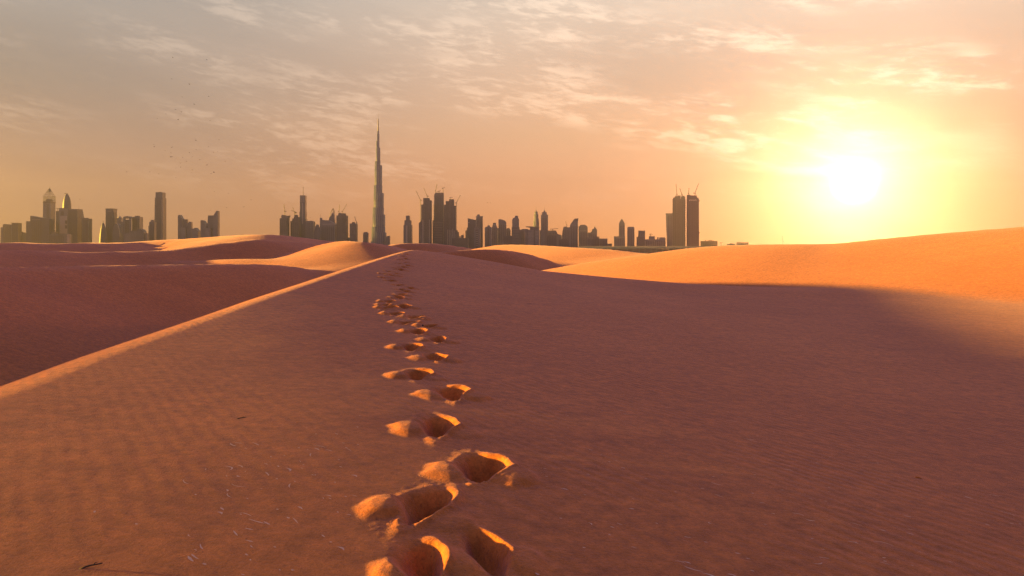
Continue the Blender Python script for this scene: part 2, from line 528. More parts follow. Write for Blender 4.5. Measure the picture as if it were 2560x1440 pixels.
# ------------------------------------------------------------------ the city on the horizon
def facade(name, wall, glass, bay=7.0, floor=4.2, rough=0.5):
    wall = tuple(v * 1.4 for v in wall); glass = tuple(v * 1.5 for v in glass)
    m, t, b = new_mat(name)
    tc = N(t, 'ShaderNodeTexCoord').outputs['Object']
    sep = N(t, 'ShaderNodeSeparateXYZ')
    t.links.new(tc, sep.inputs[0])
    cv = N(t, 'ShaderNodeCombineXYZ')
    t.links.new(M(t, 'ADD', sep.outputs[0], M(t, 'MULTIPLY', sep.outputs[1], 0.83)), cv.inputs[0])
    t.links.new(sep.outputs[2], cv.inputs[1])
    br = N(t, 'ShaderNodeTexBrick', offset=0.0, inp={'Scale': 1.0, 'Mortar Size': 0.55, 'Mortar Smooth': 0.1, 'Bias': 0.0, 'Brick Width': bay, 'Row Height': floor})
    br.inputs['Color1'].default_value = glass + (1,)
    br.inputs['Color2'].default_value = tuple(v * 1.35 for v in glass) + (1,)
    br.inputs['Mortar'].default_value = wall + (1,)
    t.links.new(cv.outputs[0], br.inputs['Vector'])
    n = N(t, 'ShaderNodeTexNoise', inp={'Scale': 0.03, 'Detail': 3.0})
    t.links.new(tc, n.inputs[0])
    c = MIX(t, 1.0, br.outputs[0], M(t, 'ADD', 0.7, M(t, 'MULTIPLY', n.outputs[0], 0.6)), 'MULTIPLY')
    t.links.new(c, b.inputs['Base Color'])
    b.inputs['Roughness'].default_value = rough
    b.inputs['Specular IOR Level'].default_value = 0.3
    return m

def plain(name, c, rough=0.8, metal=0.0):
    m, t, b = new_mat(name)
    tc = N(t, 'ShaderNodeTexCoord').outputs['Object']
    n = N(t, 'ShaderNodeTexNoise', inp={'Scale': 0.15, 'Detail': 4.0})
    t.links.new(tc, n.inputs[0])
    t.links.new(MIX(t, n.outputs[0], tuple(v * 0.85 for v in c) + (1,), tuple(v * 1.12 for v in c) + (1,)), b.inputs['Base Color'])
    b.inputs['Roughness'].default_value = rough
    b.inputs['Metallic'].default_value = metal
    return m

MAT = {
    'g': facade('glass_tower', (0.07, 0.085, 0.11), (0.036, 0.05, 0.08)),
    'd': facade('dark_glass_tower', (0.052, 0.066, 0.092), (0.026, 0.038, 0.066), 5.0, 4.0),
    's': facade('stone_tower', (0.12, 0.135, 0.155), (0.042, 0.056, 0.08), 5.0, 3.8),
    'c': facade('concrete_frame', (0.095, 0.10, 0.115), (0.03, 0.036, 0.048), 6.0, 3.8, 0.85),
    'p': plain('pale_panel', (0.30, 0.29, 0.27)),
    'k': plain('dark_strip', (0.035, 0.045, 0.055), 0.5),
    'r': plain('roof_grey', (0.12, 0.12, 0.12)),
    'm': plain('steel', (0.10, 0.09, 0.085), 0.6),
    'w': plain('white_panel', (0.75, 0.73, 0.70), 0.6),
}

GZC = CAMZ + CITY_Z                             # world height of the city's ground
def gy(D):                                      # photo row of the city's ground at a distance
    return HY - CITY_Z / D * F

class Bld:
    """one building: parts given in photo pixels at its distance D, built in metres round its own base"""
    def __init__(s, name, label, xc, D, cat='building', group=None):
        s.D = D
        p = px(xc, 0, D)
        s.o = empty(name, (p.x, D, GZC))
        s.base = gy(D)
        if xc > CX:                                 # fronts turned towards the desert
            th = math.atan((xc - CX) / F)
            s.o.rotation_euler.z = -th
            s.o.scale.x = math.cos(th)
        tag(s.o, label, cat, group)
    def X(s, x): return (x - CX) / F * s.D - s.o.location.x
    def Z(s, y): return (s.base - y) / F * s.D
    def add(s, name, verts, faces, mat, parent=None, smooth=False):
        return mesh_obj(name, verts, faces, MAT[mat] if isinstance(mat, str) else mat, parent or s.o, smooth)
    def prism(s, name, pts, mat='g', y0=0.0, t=None, parent=None):
        """outline in pixels (clockwise or not), pushed back by t metres; None as row means the ground"""
        P = [(s.X(x), s.Z(s.base if y is None else y)) for x, y in pts]
        w = max(p[0] for p in P) - min(p[0] for p in P)
        if t is None: t = max(min(w * 0.9, 45), 8)
        A = sum(P[i][0] * P[(i + 1) % len(P)][1] - P[(i + 1) % len(P)][0] * P[i][1] for i in range(len(P)))
        if A < 0: P = P[::-1]
        n = len(P)
        V = [(x, y0, z) for x, z in P] + [(x, y0 + t, z) for x, z in P]
        Fc = [list(range(n)), list(range(2 * n - 1, n - 1, -1))]
        for i in range(n):
            j = (i + 1) % n
            Fc.append([j, i, n + i, n + j])
        return s.add(name, V, Fc, mat, parent)
    def box(s, name, x0, x1, y, mat='g', yb=None, y0=0.0, t=None, parent=None):
        return s.prism(name, [(x0, y), (x1, y), (x1, yb), (x0, yb)], mat, y0, t, parent)
    def turned(s, name, x0, x1, y, mat='g', yb=None, yaw=28, ratio=0.8, parent=None):
        """a box turned about its own axis whose outline fills x0..x1"""
        a = math.radians(yaw)
        W = s.X(x1) - s.X(x0)
        w = W / (math.cos(abs(a)) + ratio * math.sin(abs(a)))
        d = w * ratio
        cx, cy = (s.X(x0) + s.X(x1)) / 2, W * 0.5
        z0, z1 = s.Z(s.base if yb is None else yb), s.Z(y)
        V = []
        for z in (z0, z1):
            for u, v in ((-w, -d), (w, -d), (w, d), (-w, d)):
                V.append((cx + (u * math.cos(a) - v * math.sin(a)) / 2, cy + (u * math.sin(a) + v * math.cos(a)) / 2, z))
        return s.add(name, V, [[0, 1, 5, 4], [1, 2, 6, 5], [2, 3, 7, 6], [3, 0, 4, 7], [4, 5, 6, 7], [3, 2, 1, 0]], mat, parent)
    def lathe(s, name, x, prof, mat='g', seg=20, parent=None, ycen=None, lobes=0, amp=0.0, smooth=True):
        """prof: (half width px, row) from top to bottom"""
        k = s.D / F
        R = max(h for h, _ in prof) * k
        cy = R if ycen is None else ycen
        V, Fc = [], []
        for h, y in prof:
            for i in range(seg):
                th = 2 * math.pi * i / seg
                r = h * k * (1 - amp + amp * math.cos(lobes * th + 0.6)) if lobes else h * k
                V.append((s.X(x) + r * math.cos(th), cy + r * math.sin(th), s.Z(s.base if y is None else y)))
        for j in range(len(prof) - 1):
            for i in range(seg):
                a, b = j * seg + i, j * seg + (i + 1) % seg
                Fc.append([a, a + seg, b + seg, b])
        Fc.append(list(range(seg)))
        return s.add(name, V, Fc, mat, parent, smooth)
    def spire(s, x, y0, y1, hw=0.5, parent=None, ycen=8.0, name='spire'):
        return s.lathe(name, x, [(0.08, y0), (hw * 0.6, y0 + (y1 - y0) * 0.55), (hw, y1)], 'm', 6, parent, ycen)
    def strips(s, name, x0, x1, y, n, mat='k', yb=None, frac=0.45, proud=0.6, parent=None, y0=0.0):
        for i in range(n):
            c = x0 + (i + 0.5) * (x1 - x0) / n
            h = 0.5 * frac * (x1 - x0) / n
            s.box(name, c - h, c + h, y, mat, yb, y0 - proud, proud + 0.5, parent)
    def bands(s, name, x0, x1, ys_, hpx=0.35, mat='p', y0=0.0, parent=None):
        for y in ys_:
            s.box(name, x0, x1, y - hpx, mat, y + hpx, y0 - 0.7, 0.9, parent)

def bar(bm, p, q, w):
    p, q = Vector(p), Vector(q)
    d = (q - p).normalized()
    a = d.orthogonal().normalized() * w / 2
    b = d.cross(a).normalized() * w / 2
    vs_ = [bm.verts.new(o + i * a + j * b) for o in (p, q) for i, j in ((-1, -1), (1, -1), (1, 1), (-1, 1))]
    for f in ((0, 1, 5, 4), (1, 2, 6, 5), (2, 3, 7, 6), (3, 0, 4, 7), (4, 5, 6, 7), (3, 2, 1, 0)):
        bm.faces.new([vs_[i] for i in f])

def lattice(name, p, q, w, n, mat, parent, chord=0.55):
    bm = bmesh.new()
    p, q = Vector(p), Vector(q)
    d = (q - p).normalized()
    a = d.orthogonal().normalized() * w / 2
    b = d.cross(a).normalized() * w / 2
    cs = [a + b, a - b, -a - b, -a + b]
    for c in cs:
        bar(bm, p + c, q + c, chord)
    for i in range(n):
        u0, u1 = p.lerp(q, i / n), p.lerp(q, (i + 1) / n)
        for k in range(4):
            c0, c1 = cs[k], cs[(k + 1) % 4]
            if i % 2: c0, c1 = c1, c0
            bar(bm, u0 + c0, u1 + c1, chord * 0.6)
    me = bpy.data.meshes.new(name)
    bm.to_mesh(me); bm.free()
    me.materials.append(mat)
    o = bpy.data.objects.new(name, me)
    col.objects.link(o)
    o.parent = parent
    return o

def crane(label, x, yb, yt, tip, D, dy=14.0, back=3.5, w=3.0, scale=1.0):
    """tower crane: mast foot (x, yb), turntable (x, yt), jib end tip, all in pixels at distance D + dy"""
    Dd = D + dy
    P = lambda a, b_: px(a, b_, Dd)
    foot = P(x, yb)
    o = empty('tower_crane', foot)
    tag(o, label, 'crane', 'cranes on the unfinished towers')
    L = lambda v: v - foot
    top = P(x, yt)
    lattice('mast', (0, 0, 0), L(top), w, max(2, int((top - foot).length / 6)), MAT['m'], o)
    e = P(*tip)
    d = (e - top)
    lattice('jib', L(top), L(e), w * 0.75, max(2, int(d.length / 7)), MAT['m'], o, 0.5)
    bd = Vector((-d.x, 0, 0)).normalized() if abs(d.x) > 1e-3 else Vector((1, 0, 0))
    bl = back / F * Dd
    cj = lattice('counter_jib', L(top), L(top) + bd * bl, w * 0.7, 2, MAT['m'], o)
    c = L(top) + bd * bl
    mesh_obj('counterweight', *boxmesh(c.x, c.y, c.z - 1.5, 2.6 * scale, 2.6, 4.5 * scale), MAT['m'], cj)
    c = L(top)
    mesh_obj('cab', *boxmesh(c.x, c.y - 2.0, c.z - 2.0, 3.4 * scale, 3.0, 4.0 * scale), MAT['m'], o)
    return o

def boxmesh(cx, cy, cz, sx, sy, sz):
    V = [(cx + i * sx / 2, cy + j * sy / 2, cz + k * sz / 2) for k in (-1, 1) for i, j in ((-1, -1), (1, -1), (1, 1), (-1, 1))]
    return V, [(0, 1, 5, 4), (1, 2, 6, 5), (2, 3, 7, 6), (3, 0, 4, 7), (4, 5, 6, 7), (3, 2, 1, 0)]

# ---- far left group
A = 4300.0
b = Bld('office_block', 'leftmost grey-blue block with a stepped left shoulder at the photo edge', 15, A)
b.box('shoulder', 1.5, 7, 568, 'g'); b.prism('tower_body', [(7, 561.5), (11, 560), (29, 561.5), (29, None), (7, None)], 'g'); b.strips('glazing_strip', 8, 28, 564, 4, 'k')
b = Bld('office_block', 'dark block with overhanging flat roof slab, second building from the left edge', 37, A - 60)
b.box('tower_body', 29.5, 45, 558.5, 'd'); b.box('roof_slab', 27, 44, 557, 'r', 558.3, -2, 40); b.strips('glazing_strip', 31, 44, 562, 3, 'k')
b = Bld('low_block', 'small low block between the two-tone block and the slant-roofed tower', 55, A + 80)
b.box('left_wing', 47, 58, 581, 'g'); b.box('right_wing', 58, 66, 584, 's'); b.box('roof_plant', 49, 54, 579.5, 'r', 581, 4, 12)
b = Bld('slant_roof_tower', 'broad dark tower with roof sloping down to the right', 98, A - 100)
b.box('left_wing', 64, 75.5, 553, 'd', None, 4); b.prism('tower_body', [(75.6, 539.4), (107, 545), (123, 547), (123, None), (75.6, None)], 'd')
b.strips('glazing_strip', 78, 105, 552, 5, 'k'); b.bands('parapet', 80, 100, [549], 0.4, 'p')
b = Bld('pointed_tower', 'tall slim tower with an open lattice crown and pyramid point', 117, A + 120)
b.prism('tower_body', [(107.6, 503), (126.4, 503), (125.4, None), (106.8, None)], 's', 0, 48)
b.strips('glazing_strip', 116.5, 122.5, 510, 3, 'k', None, 0.5)
b.box('dark_collar', 107.2, 126.8, 504.2, 'k', 507, -1.2, 50.5)
cr = b.box('crown_core', 112, 122, 498, 'd', 503, 10, 26)
def lattice_crown():
    bm = bmesh.new()
    X0, X1, cyy = b.X(107.4), b.X(126.6), 24.0
    hw = (X1 - X0) / 2; cx0 = (X0 + X1) / 2
    for k in range(9):
        for dyv in (-hw, hw):
            xk = X0 + (X1 - X0) * k / 8
            bar(bm, (xk, cyy + dyv, b.Z(503)), (xk, cyy + dyv, b.Z(490)), 0.9)
            bar(bm, (cx0 + dyv, cyy + (xk - cx0), b.Z(503)), (cx0 + dyv, cyy + (xk - cx0), b.Z(490)), 0.9)
    for yr in (490, 493.2, 496.5, 500):
        z = b.Z(yr)
        for sg in (-1, 1):
            bar(bm, (X0, cyy + sg * hw, z), (X1, cyy + sg * hw, z), 0.9)
            bar(bm, (cx0 + sg * hw, cyy - hw, z), (cx0 + sg * hw, cyy + hw, z), 0.9)
    apex = Vector((b.X(117.8), cyy, b.Z(469)))
    for k in range(9):
        xk = X0 + (X1 - X0) * k / 8
        for dyv in (-hw, hw):
            bar(bm, (xk, cyy + dyv, b.Z(490)), apex, 0.8)
    for f in (0.2, 0.4, 0.58):
        z = b.Z(490 - 21 * f); h = hw * (1 - f)
        for sg in (-1, 1):
            bar(bm, (cx0 - h, cyy + sg * h, z), (cx0 + h, cyy + sg * h, z), 0.9)
            bar(bm, (cx0 + sg * h, cyy - h, z), (cx0 + sg * h, cyy + h, z), 0.9)
    me = bpy.data.meshes.new('lattice_crown'); bm.to_mesh(me); bm.free(); me.materials.append(MAT['m'])
    o = bpy.data.objects.new('lattice_crown', me); col.objects.link(o); o.parent = b.o
    return o
lattice_crown()
b.lathe('peak', 117.4, [(0.15, 468), (3.6, 478.5)], 'd', 4, None, 24, smooth=False); b.spire(117.6, 462.5, 469, 0.25, None, 24)
b = Bld('bullet_tower', 'bullet-shaped dark dome tower rising behind the broad ribbed block', 161.5, A + 260)
b.lathe('tower_body', 161.5, [(1.6, 483), (2.0, 484.2), (4.2, 488), (6.6, 494), (8.3, 502), (9.2, 511), (9.5, 521), (9.5, None)], 'd', 24)
b.lathe('cap', 161.9, [(1.5, 482.6), (1.9, 484.5)], 'r', 8); b.spire(159.6, 476.5, 486, 0.3, None, 20)
b = Bld('ribbed_block', 'broad pale-fronted block with vertical ribs below the bullet-shaped dome tower', 165, A)
b.box('left_wing', 138, 147, 527.6, 'd', None, 6); b.box('roof_canopy', 139.5, 149, 520.6, 'r', 521.4, 4, 24)
b.box('canopy_post', 141, 141.6, 521.4, 'm', 527.6, 8, 2)
b.box('center_body', 147, 170, 521.2, 's'); b.box('roof_slab', 147.5, 170, 520, 'r', 521, 1, 30)
b.box('right_wing', 170, 192, 522.5, 'g', None, 2); b.strips('rib', 171, 191, 526, 6, 'k', None, 0.5, 0.8, None, 2)
b.box('front_panel', 149.5, 168, 540, 'p', 584, -1.0, 1.2); b.box('dark_recess', 152, 159.5, 528, 'k', 538.5, -0.8, 1)
for y in (551, 563):
    b.box('window', 163, 168, y, 'k', y + 8.5, -1.6, 1)
b = Bld('fin_tower', 'slim tower with curved quarter-round top and thin mast beside the ribbed block', 199, A + 90)
b.prism('tower_body', [(195.4, 526), (197, 523.5), (200.5, 523), (202.5, 530), (204, 538), (205.5, 546), (205.5, None), (195.4, None)], 'g'); b.spire(196.2, 509.5, 546, 0.5, None, 4)
b.box('side_wing', 191.8, 195.4, 548, 's', None, 6)
b = Bld('office_block', 'plain dark blue block standing right of the slim mast tower', 213, A)
b.box('tower_body', 205.6, 221.8, 546.5, 'g'); b.box('roof_plate', 199.5, 215, 544.6, 'r', 546, -2, 30); b.strips('glazing_strip', 207, 221, 550, 4, 'k')
b = Bld('low_block', 'low wide block with pale right end in front of the ribbed block', 147, A - 300)
b.box('main_body', 121, 168, 586, 'g'); b.box('pale_end', 168, 174, 585, 'p', None, -1); b.box('roof_plant', 127, 138, 578.5, 'r', 586, 8, 14); b.strips('glazing_strip', 122, 160, 589, 9, 'k')

# ---- second group
b = Bld('bullet_tower', 'small dark bullet-shaped tower with pale tip, left of the flat-topped slab', 252, A + 50)
b.lathe('tower_body', 252.5, [(1.4, 557), (2.8, 560), (4.4, 565.5), (6.0, 574), (7.6, 587), (8.8, 605), (9.3, None)], 'd', 22)
b.lathe('peak', 251.6, [(0.3, 551.5), (0.9, 554), (1.6, 557.6)], 'p', 8, None, 22)
b = Bld('slab_tower', 'flat-topped dark slab tower beside the small bullet-shaped tower', 274, A + 150)
b.box('tower_body', 264, 283.2, 523, 'd'); b.box('roof_slab', 263.7, 283.5, 521.2, 'r', 522.8, -1.5, 46); b.box('side_wing', 283.2, 284.6, 531, 'g', None, 6)
b.bands('light_band', 270, 278, [528], 0.5, 'p'); b.strips('glazing_strip', 265, 282, 531, 4, 'k')
b = Bld('dome_tower', 'tower with a small dome and spike behind the parabolic sail-shaped building', 297, A + 420)
b.box('lower_body', 286, 310, 554.5, 's', None, -6); b.box('tower_body', 291.5, 301.8, 545, 's'); b.lathe('dome', 296.6, [(0.3, 539.8), (2.6, 541), (4.2, 543), (4.7, 545.2)], 'p', 16); b.spire(296.6, 532.5, 540, 0.3, None, 10)
b = Bld('arch_top_tower', 'tower with an arched top and a slit opening under the arch', 317, A + 200)
b.prism('tower_body', [(312, 549), (322.8, 549), (322.8, None), (312, None)], 'g', 3); b.strips('glazing_strip', 312.5, 322.5, 553, 3, 'k', None, 0.5, 0.6, None, 3)
b.box('left_pier', 307.5, 312, 543.5, 's', None, 0); b.box('right_pier', 322.8, 327, 543.5, 's', None, 0)
b.prism('arch', [(307.5, 543.4), (310, 541.6), (314, 540.6), (320, 540.6), (324.5, 541.6), (327, 543.4), (322.8, 546.2), (320, 544.8), (317.3, 544.4), (314.5, 544.8), (312, 546.2)], 's', 0.3)
b.spire(317.3, 536.5, 541, 0.3, None, 10)
b = Bld('sail_building', 'parabolic sail-shaped building with a pale curved edge', 290, A - 120)
cv_ = [(281, None), (281.6, 578), (283.5, 566), (287, 560.3), (291, 559), (294, 562), (296.5, 570), (298, 581), (298.8, 592), (299, None)]
b.prism('tower_body', cv_, 'd'); b.prism('edge_rib', [(291, 558.8), (294.2, 561.8), (296.8, 570), (298.4, 581), (299.2, 592), (299.9, 592), (299.1, 581), (297.4, 569.6), (294.8, 561.2), (291.2, 558)], 'p', -2, 6)
b = Bld('capped_tower', 'rectangular tower with a small box cap right of the arch-topped tower', 339.5, A + 250)
b.box('tower_body', 330, 349, 542, 's'); b.box('cap', 335, 344, 539.3, 'r', 542, 10, 20); b.strips('glazing_strip', 331, 348, 546, 4, 'k')
b = Bld('domed_hall', 'low block with a rounded shoulder in front of the capped tower', 345, A - 200)
b.box('left_wing', 311, 327, 583, 's'); b.box('main_body', 327, 343, 576.5, 'g', None, -4); b.prism('rounded_wing', [(343, 575), (346, 572.6), (351, 572), (356, 574), (359.5, 579), (361, 586), (361, None), (343, None)], 'd', -6); b.box('annex', 361, 368, 583, 's', None, 3)
b = Bld('stepped_block', 'stepped block huddled against the tall square tower', 378, A - 80)
b.box('low_step', 370, 373, 564, 'g', None, 5); b.box('middle_step', 372.5, 385, 554.5, 'g', None, 2); b.box('top_step', 375.6, 383, 549.5, 's', 554.5, 6); b.strips('glazing_strip', 373.5, 385, 559, 3, 'k', None, 0.45, 0.6, None, 2)
b = Bld('square_tower', 'tallest square tower of the left skyline with a narrower dark top', 396, A + 120)
b.prism('tower_body', [(387, 494), (406.4, 494), (406.6, None), (385, None)], 'd', 0, 48); b.box('top_stage', 388.3, 405.6, 480.5, 'd', 494, 2.5, 40); b.box('roof_plant', 394, 400, 479.5, 'r', 480.5, 12, 14)
b.strips('glazing_strip', 389, 405, 498, 4, 'k'); b.strips('corner_strip', 403, 406, 498, 1, 'p', None, 0.6)
def slanted(label, parts):
    bb = Bld('wedge_top_towers', label, parts[0][1][0][0] + 20, A - 40)
    for nm, pts, mt, y0 in parts:
        bb.prism(nm, pts, mt, y0)
    return bb
slanted('cluster of wedge-topped towers with a gabled end, first pair right of the square tower', [
    ('left_tower', [(444.6, 538), (450, 537), (452.5, 541), (456, 547.5), (456, None), (444.6, None)], 'g', 0), ('middle_tower', [(456, 548), (465.8, 548), (465.8, None), (456, None)], 'd', 6),
    ('front_block', [(454.2, 569), (465.2, 569), (465.2, None), (454.2, None)], 's', -8), ('right_tower', [(466, 562.5), (471.5, 555.5), (473, 554), (477, 555), (477, None), (466, None)], 'g', 1),
    ('gabled_block', [(477.2, 571), (480, 571), (482, 572), (487, 569.3), (494.6, 578), (494.6, None), (477.2, None)], 's', 3)])
slanted('cluster of wedge-topped towers with the higher right blade above the dune crest', [
    ('left_tower', [(501.3, 551), (503, 550.2), (507.5, 551), (511, 555), (516.5, 564), (516.5, None), (501.3, None)], 'g', 0), ('middle_tower', [(519, 538.5), (532.4, 538.5), (532.4, None), (517.5, None), (517.5, 562)], 'd', 5),
    ('front_block', [(515, 570.5), (528, 570.5), (528, None), (515, None)], 's', -8), ('right_tower', [(532.6, 540.5), (536, 534.5), (540, 528), (541, 526.5), (545, 528), (544.6, None), (532.6, None)], 'g', 0)])

# ---- third group
B = 4500.0
b = Bld('unfinished_tower', 'unfinished tower with a bracketed top, leftmost of the middle skyline', 709, B)
b.box('tower_body', 699, 718.6, 545.6, 'c'); b.prism('upper_floors', [(702.8, 538.5), (706, 537.2), (712, 538.2), (719, 539.5), (719.4, 545.6), (702.8, 545.6)], 'c', 3, 34); b.prism('bracket', [(719.4, 539.5), (724, 538.4), (723.4, 542), (720.4, 546), (719.4, 552)], 'm', 8, 10); b.strips('glazing_strip', 700.5, 718, 548, 4, 'k')
crane('tower crane with upright jib on the leftmost unfinished tower of the middle skyline', 712, 538.5, 528, (709.6, 511), B)
b = Bld('unfinished_tower', 'unfinished stepped tower tight against the tall tower with the thick mast', 736, B + 40)
b.box('tower_body', 725.8, 747, 552.5, 'c'); b.box('middle_floors', 730, 746.2, 546, 'c', 552.5, 3); b.box('upper_floors', 733.8, 745.4, 542, 'c', 546, 5); b.box('top_floors', 735, 742.4, 537, 'c', 542, 7); b.strips('glazing_strip', 727, 746, 556, 4, 'k')
crane('tower crane with jib leaning left on the stepped unfinished tower', 736.5, 540, 532, (731.4, 517), B + 40, 20)
crane('short tower crane leaning left above the stepped unfinished tower', 739.5, 538, 531, (729, 526), B + 40, 26, 2.0)
b = Bld('mast_tower', 'tall slim tower with a thick roof mast left of the supertall tower', 756, B + 100)
b.box('base_stage', 747.8, 764.4, 547, 'd'); b.box('lower_stage', 748.6, 763.4, 529, 'd', 547, 1.5, 34); b.box('upper_stage', 749.5, 762.6, 488.3, 'd', 529, 2.5, 32)
b.box('light_strip', 755, 757.6, 508, 'p', 560, -0.5, 2.4); b.box('top_panel', 750.5, 761.8, 491, 's', 505, 1.6, 1.2); b.lathe('spire', 756, [(0.35, 465.5), (0.55, 476), (0.8, 488.5)], 'm', 8, None, 18)
b = Bld('office_block', 'plain block directly right of the tall tower with the thick mast', 774, B)
b.box('tower_body', 764.6, 783.6, 553.5, 's'); b.box('parapet', 765.2, 780, 552, 'r', 553.5, 2, 30); b.strips('glazing_strip', 766, 783, 557, 5, 'k')
b = Bld('notched_tower', 'small leaf-shaped tower with a notched point', 791, B - 60)
b.prism('left_leaf', [(784.2, 585), (786, 575), (788.6, 566), (791.4, 560.5), (792.4, 563.5), (792.4, None), (784.2, None)], 'd'); b.prism('right_leaf', [(792.4, 563.5), (794, 560.8), (796.5, 567), (798.4, 573), (799, 580), (799, None), (792.4, None)], 'g', 3)
b = Bld('wide_block', 'wide block with raised left pier and thin aerial beside the lattice-tipped sail tower', 811, B)
b.box('left_pier', 799.6, 805, 544.4, 's', None, -1); b.prism('main_body', [(805, 549), (808, 550), (822, 551), (838, 560), (838, None), (805, None)], 's'); b.spire(800.6, 532.5, 544.4, 0.35, None, 6, 'aerial'); b.bands('light_band', 806, 837, [560.5], 0.8, 'p'); b.strips('glazing_strip', 803, 836, 566, 7, 'k')
b = Bld('sail_tower', 'curved sail tower with a see-through lattice tip', 830, B + 140)
b.prism('tower_body', [(822, 551), (823.4, 543), (826.5, 541), (830, 533), (833.5, 531), (835.5, 541), (837, 552), (838, 566), (838, None), (822, None)], 'g', 0, 26)
bm = bmesh.new()
cp = [(823.4, 543), (824.8, 535), (827, 528.5), (830, 523.5), (832, 520.8), (833.4, 524.5), (834.6, 531)]
for (xa, ya), (xb, yb_) in zip(cp[:-1], cp[1:]):
    for yy in (4, 18):
        bar(bm, (b.X(xa), yy, b.Z(ya)), (b.X(xb), yy, b.Z(yb_)), 1.6)
for q in range(6):
    xa, ya = cp[q]
    bar(bm, (b.X(xa), 4, b.Z(ya)), (b.X(832.2), 11, b.Z(534 - q)), 1.0); bar(bm, (b.X(xa), 4, b.Z(ya)), (b.X(xa), 18, b.Z(ya)), 1.0)
me = bpy.data.meshes.new('lattice_tip'); bm.to_mesh(me); bm.free(); me.materials.append(MAT['m'])
lt = bpy.data.objects.new('lattice_tip', me); col.objects.link(lt); lt.parent = b.o
b = Bld('unfinished_tower', 'broad unfinished tower with a narrower top and two cranes near the supertall tower', 853, B)
b.box('tower_body', 840.8, 866.2, 538.4, 'c'); b.box('top_floors', 845, 861.8, 533, 'c', 538.4, 4, 36); b.box('core', 846.5, 850, 531.6, 'c', 533, 10, 14); b.strips('glazing_strip', 842, 865.5, 541, 6, 'k')
crane('tower crane with near-vertical jib on the broad unfinished tower', 847.6, 533, 528, (848.8, 511), B, 16, 2.0)
crane('tower crane with jib leaning right on the broad unfinished tower', 856.8, 533, 528.5, (866.6, 510), B, 24, 2.5)
b = Bld('low_block', 'low link block between the broad unfinished tower and its smaller neighbour', 870, B + 30)
b.box('main_body', 866.3, 874, 594.6, 's'); b.box('roof_plant', 868, 871, 593.4, 'r', 594.6, 8, 10)
b = Bld('office_block', 'plain rectangular tower with a roof box and a small crane left of the supertall tower', 882, B)
b.box('tower_body', 874.2, 891, 558.4, 'g'); b.box('roof_plant', 879.4, 885.8, 555, 'r', 558.4, 8, 16); b.strips('glazing_strip', 875, 890.4, 562, 4, 'k')
crane('small tower crane leaning left on the plain rectangular tower', 891.2, 560, 556.5, (886.4, 541), B, 12, 1.6)
b = Bld('round_top_block', 'short block with rounded roof corners just left of the supertall tower', 914, B - 100)
b.prism('tower_body', [(907.6, 584), (909.5, 581), (912, 580), (916, 580), (918.5, 581.5), (920, 584.5), (920, None), (907.6, None)], 'd'); b.strips('glazing_strip', 909, 919, 587, 3, 'k')

# the supertall tower: setback tiers round a three-winged plan
T = 4650.0
b = Bld('supertall_tower', 'supertall tapering tower with stepped setbacks and a needle spire', 941, T, 'skyscraper')
TIERS = [(938.5, 943.4, 323.5, 349), (937.6, 944.1, 331, 366), (935.6, 944.2, 349, 400), (935.4, 946.3, 366, 410.5), (932.7, 946.8, 400, 461), (932.1, 950.9, 410.5, 481),
         (930.1, 951.4, 461, 517.5), (929.7, 955.1, 481, 535.5), (927.6, 955.5, 517.5, 566.5), (927.0, 958.7, 535.5, 580.5), (924.7, 958.8, 566.5, 602),
         (924.5, 961.8, 580.5, None), (922.7, 962.0, 602, None)]
for i, (x0, x1, y0, y1) in enumerate(TIERS):
    w_ = x1 - x0
    # each tier is a bundle of rounded shafts so the setbacks spiral round the core
    tier = b.lathe('tier', (x0 + x1) / 2, [(w_ / 2 * 0.9, y0), (w_ / 2, y0 + 0.25), (w_ / 2, y1)], 'g', 30, None, 62.0, 3, 0.0, True)
    for q in range(max(2, int(w_ / 4.5))):
        c_ = x0 + (q + 0.5) * w_ / max(2, int(w_ / 4.5))
        dd = math.sqrt(max(0.0, (w_ / 2) ** 2 - (c_ - (x0 + x1) / 2) ** 2)) * T / F
        b.box('fin', c_ - 0.28, c_ + 0.28, y0 + 0.5, 'p', y1, 62.0 - dd - 1.2, 3.0, tier)
b.lathe('mechanical_band', 941.6, [(9.2, 437), (9.2, 438.6)], 'k', 24, None, 62.0); b.lathe('mechanical_band', 942.2, [(12.95, 500), (12.95, 502)], 'k', 24, None, 62.0)
b.lathe('spire', 941.0, [(0.12, 275), (0.35, 293), (1.25, 295), (1.5, 310), (2.0, 323.6)], 'm', 12, None, 62.0)
b.prism('annex', [(962.6, 594), (966, 590.5), (973, 588.8), (973, None), (962.6, None)], 'g', 20)

# ---- right of the supertall tower
b = Bld('spired_tower', 'lone stepped tower with a thin spire between the supertall and the unfinished trio', 1019, B)
b.box('lower_stage', 1008.6, 1029.4, 563, 'g'); b.box('middle_stage', 1010.8, 1027.4, 550.6, 'g', 563, 2, 40); b.box('top_stage', 1014.2, 1023.8, 539, 'g', 550.6, 5, 30); b.spire(1019, 528, 539, 0.5, None, 18); b.box('light_strip', 1015, 1018.2, 563.5, 'p', None, -1, 1.4); b.strips('glazing_strip', 1020, 1029, 566, 2, 'k')
b = Bld('unfinished_tower', 'left tower of the tall unfinished trio, stepped with crane beside it', 1064, B - 40)
b.prism('base_floors', [(1047.2, 558), (1052.5, 552), (1058, 552), (1058, None), (1047.2, None)], 'c', -4); b.box('left_bay', 1052.6, 1058.2, 511.4, 'c', None, 5, 40); b.box('tower_body', 1058, 1072.6, 495, 'c', None, 0, 46); b.box('right_bay', 1072.4, 1077.8, 500.6, 'c', None, 6, 36)
b.strips('glazing_strip', 1059, 1072, 499, 4, 'k'); b.box('light_shaft', 1056.5, 1058.6, 550, 'p', None, -5, 1.4); b.box('light_shaft', 1072.6, 1074.4, 549, 'p', None, -2, 1.4)
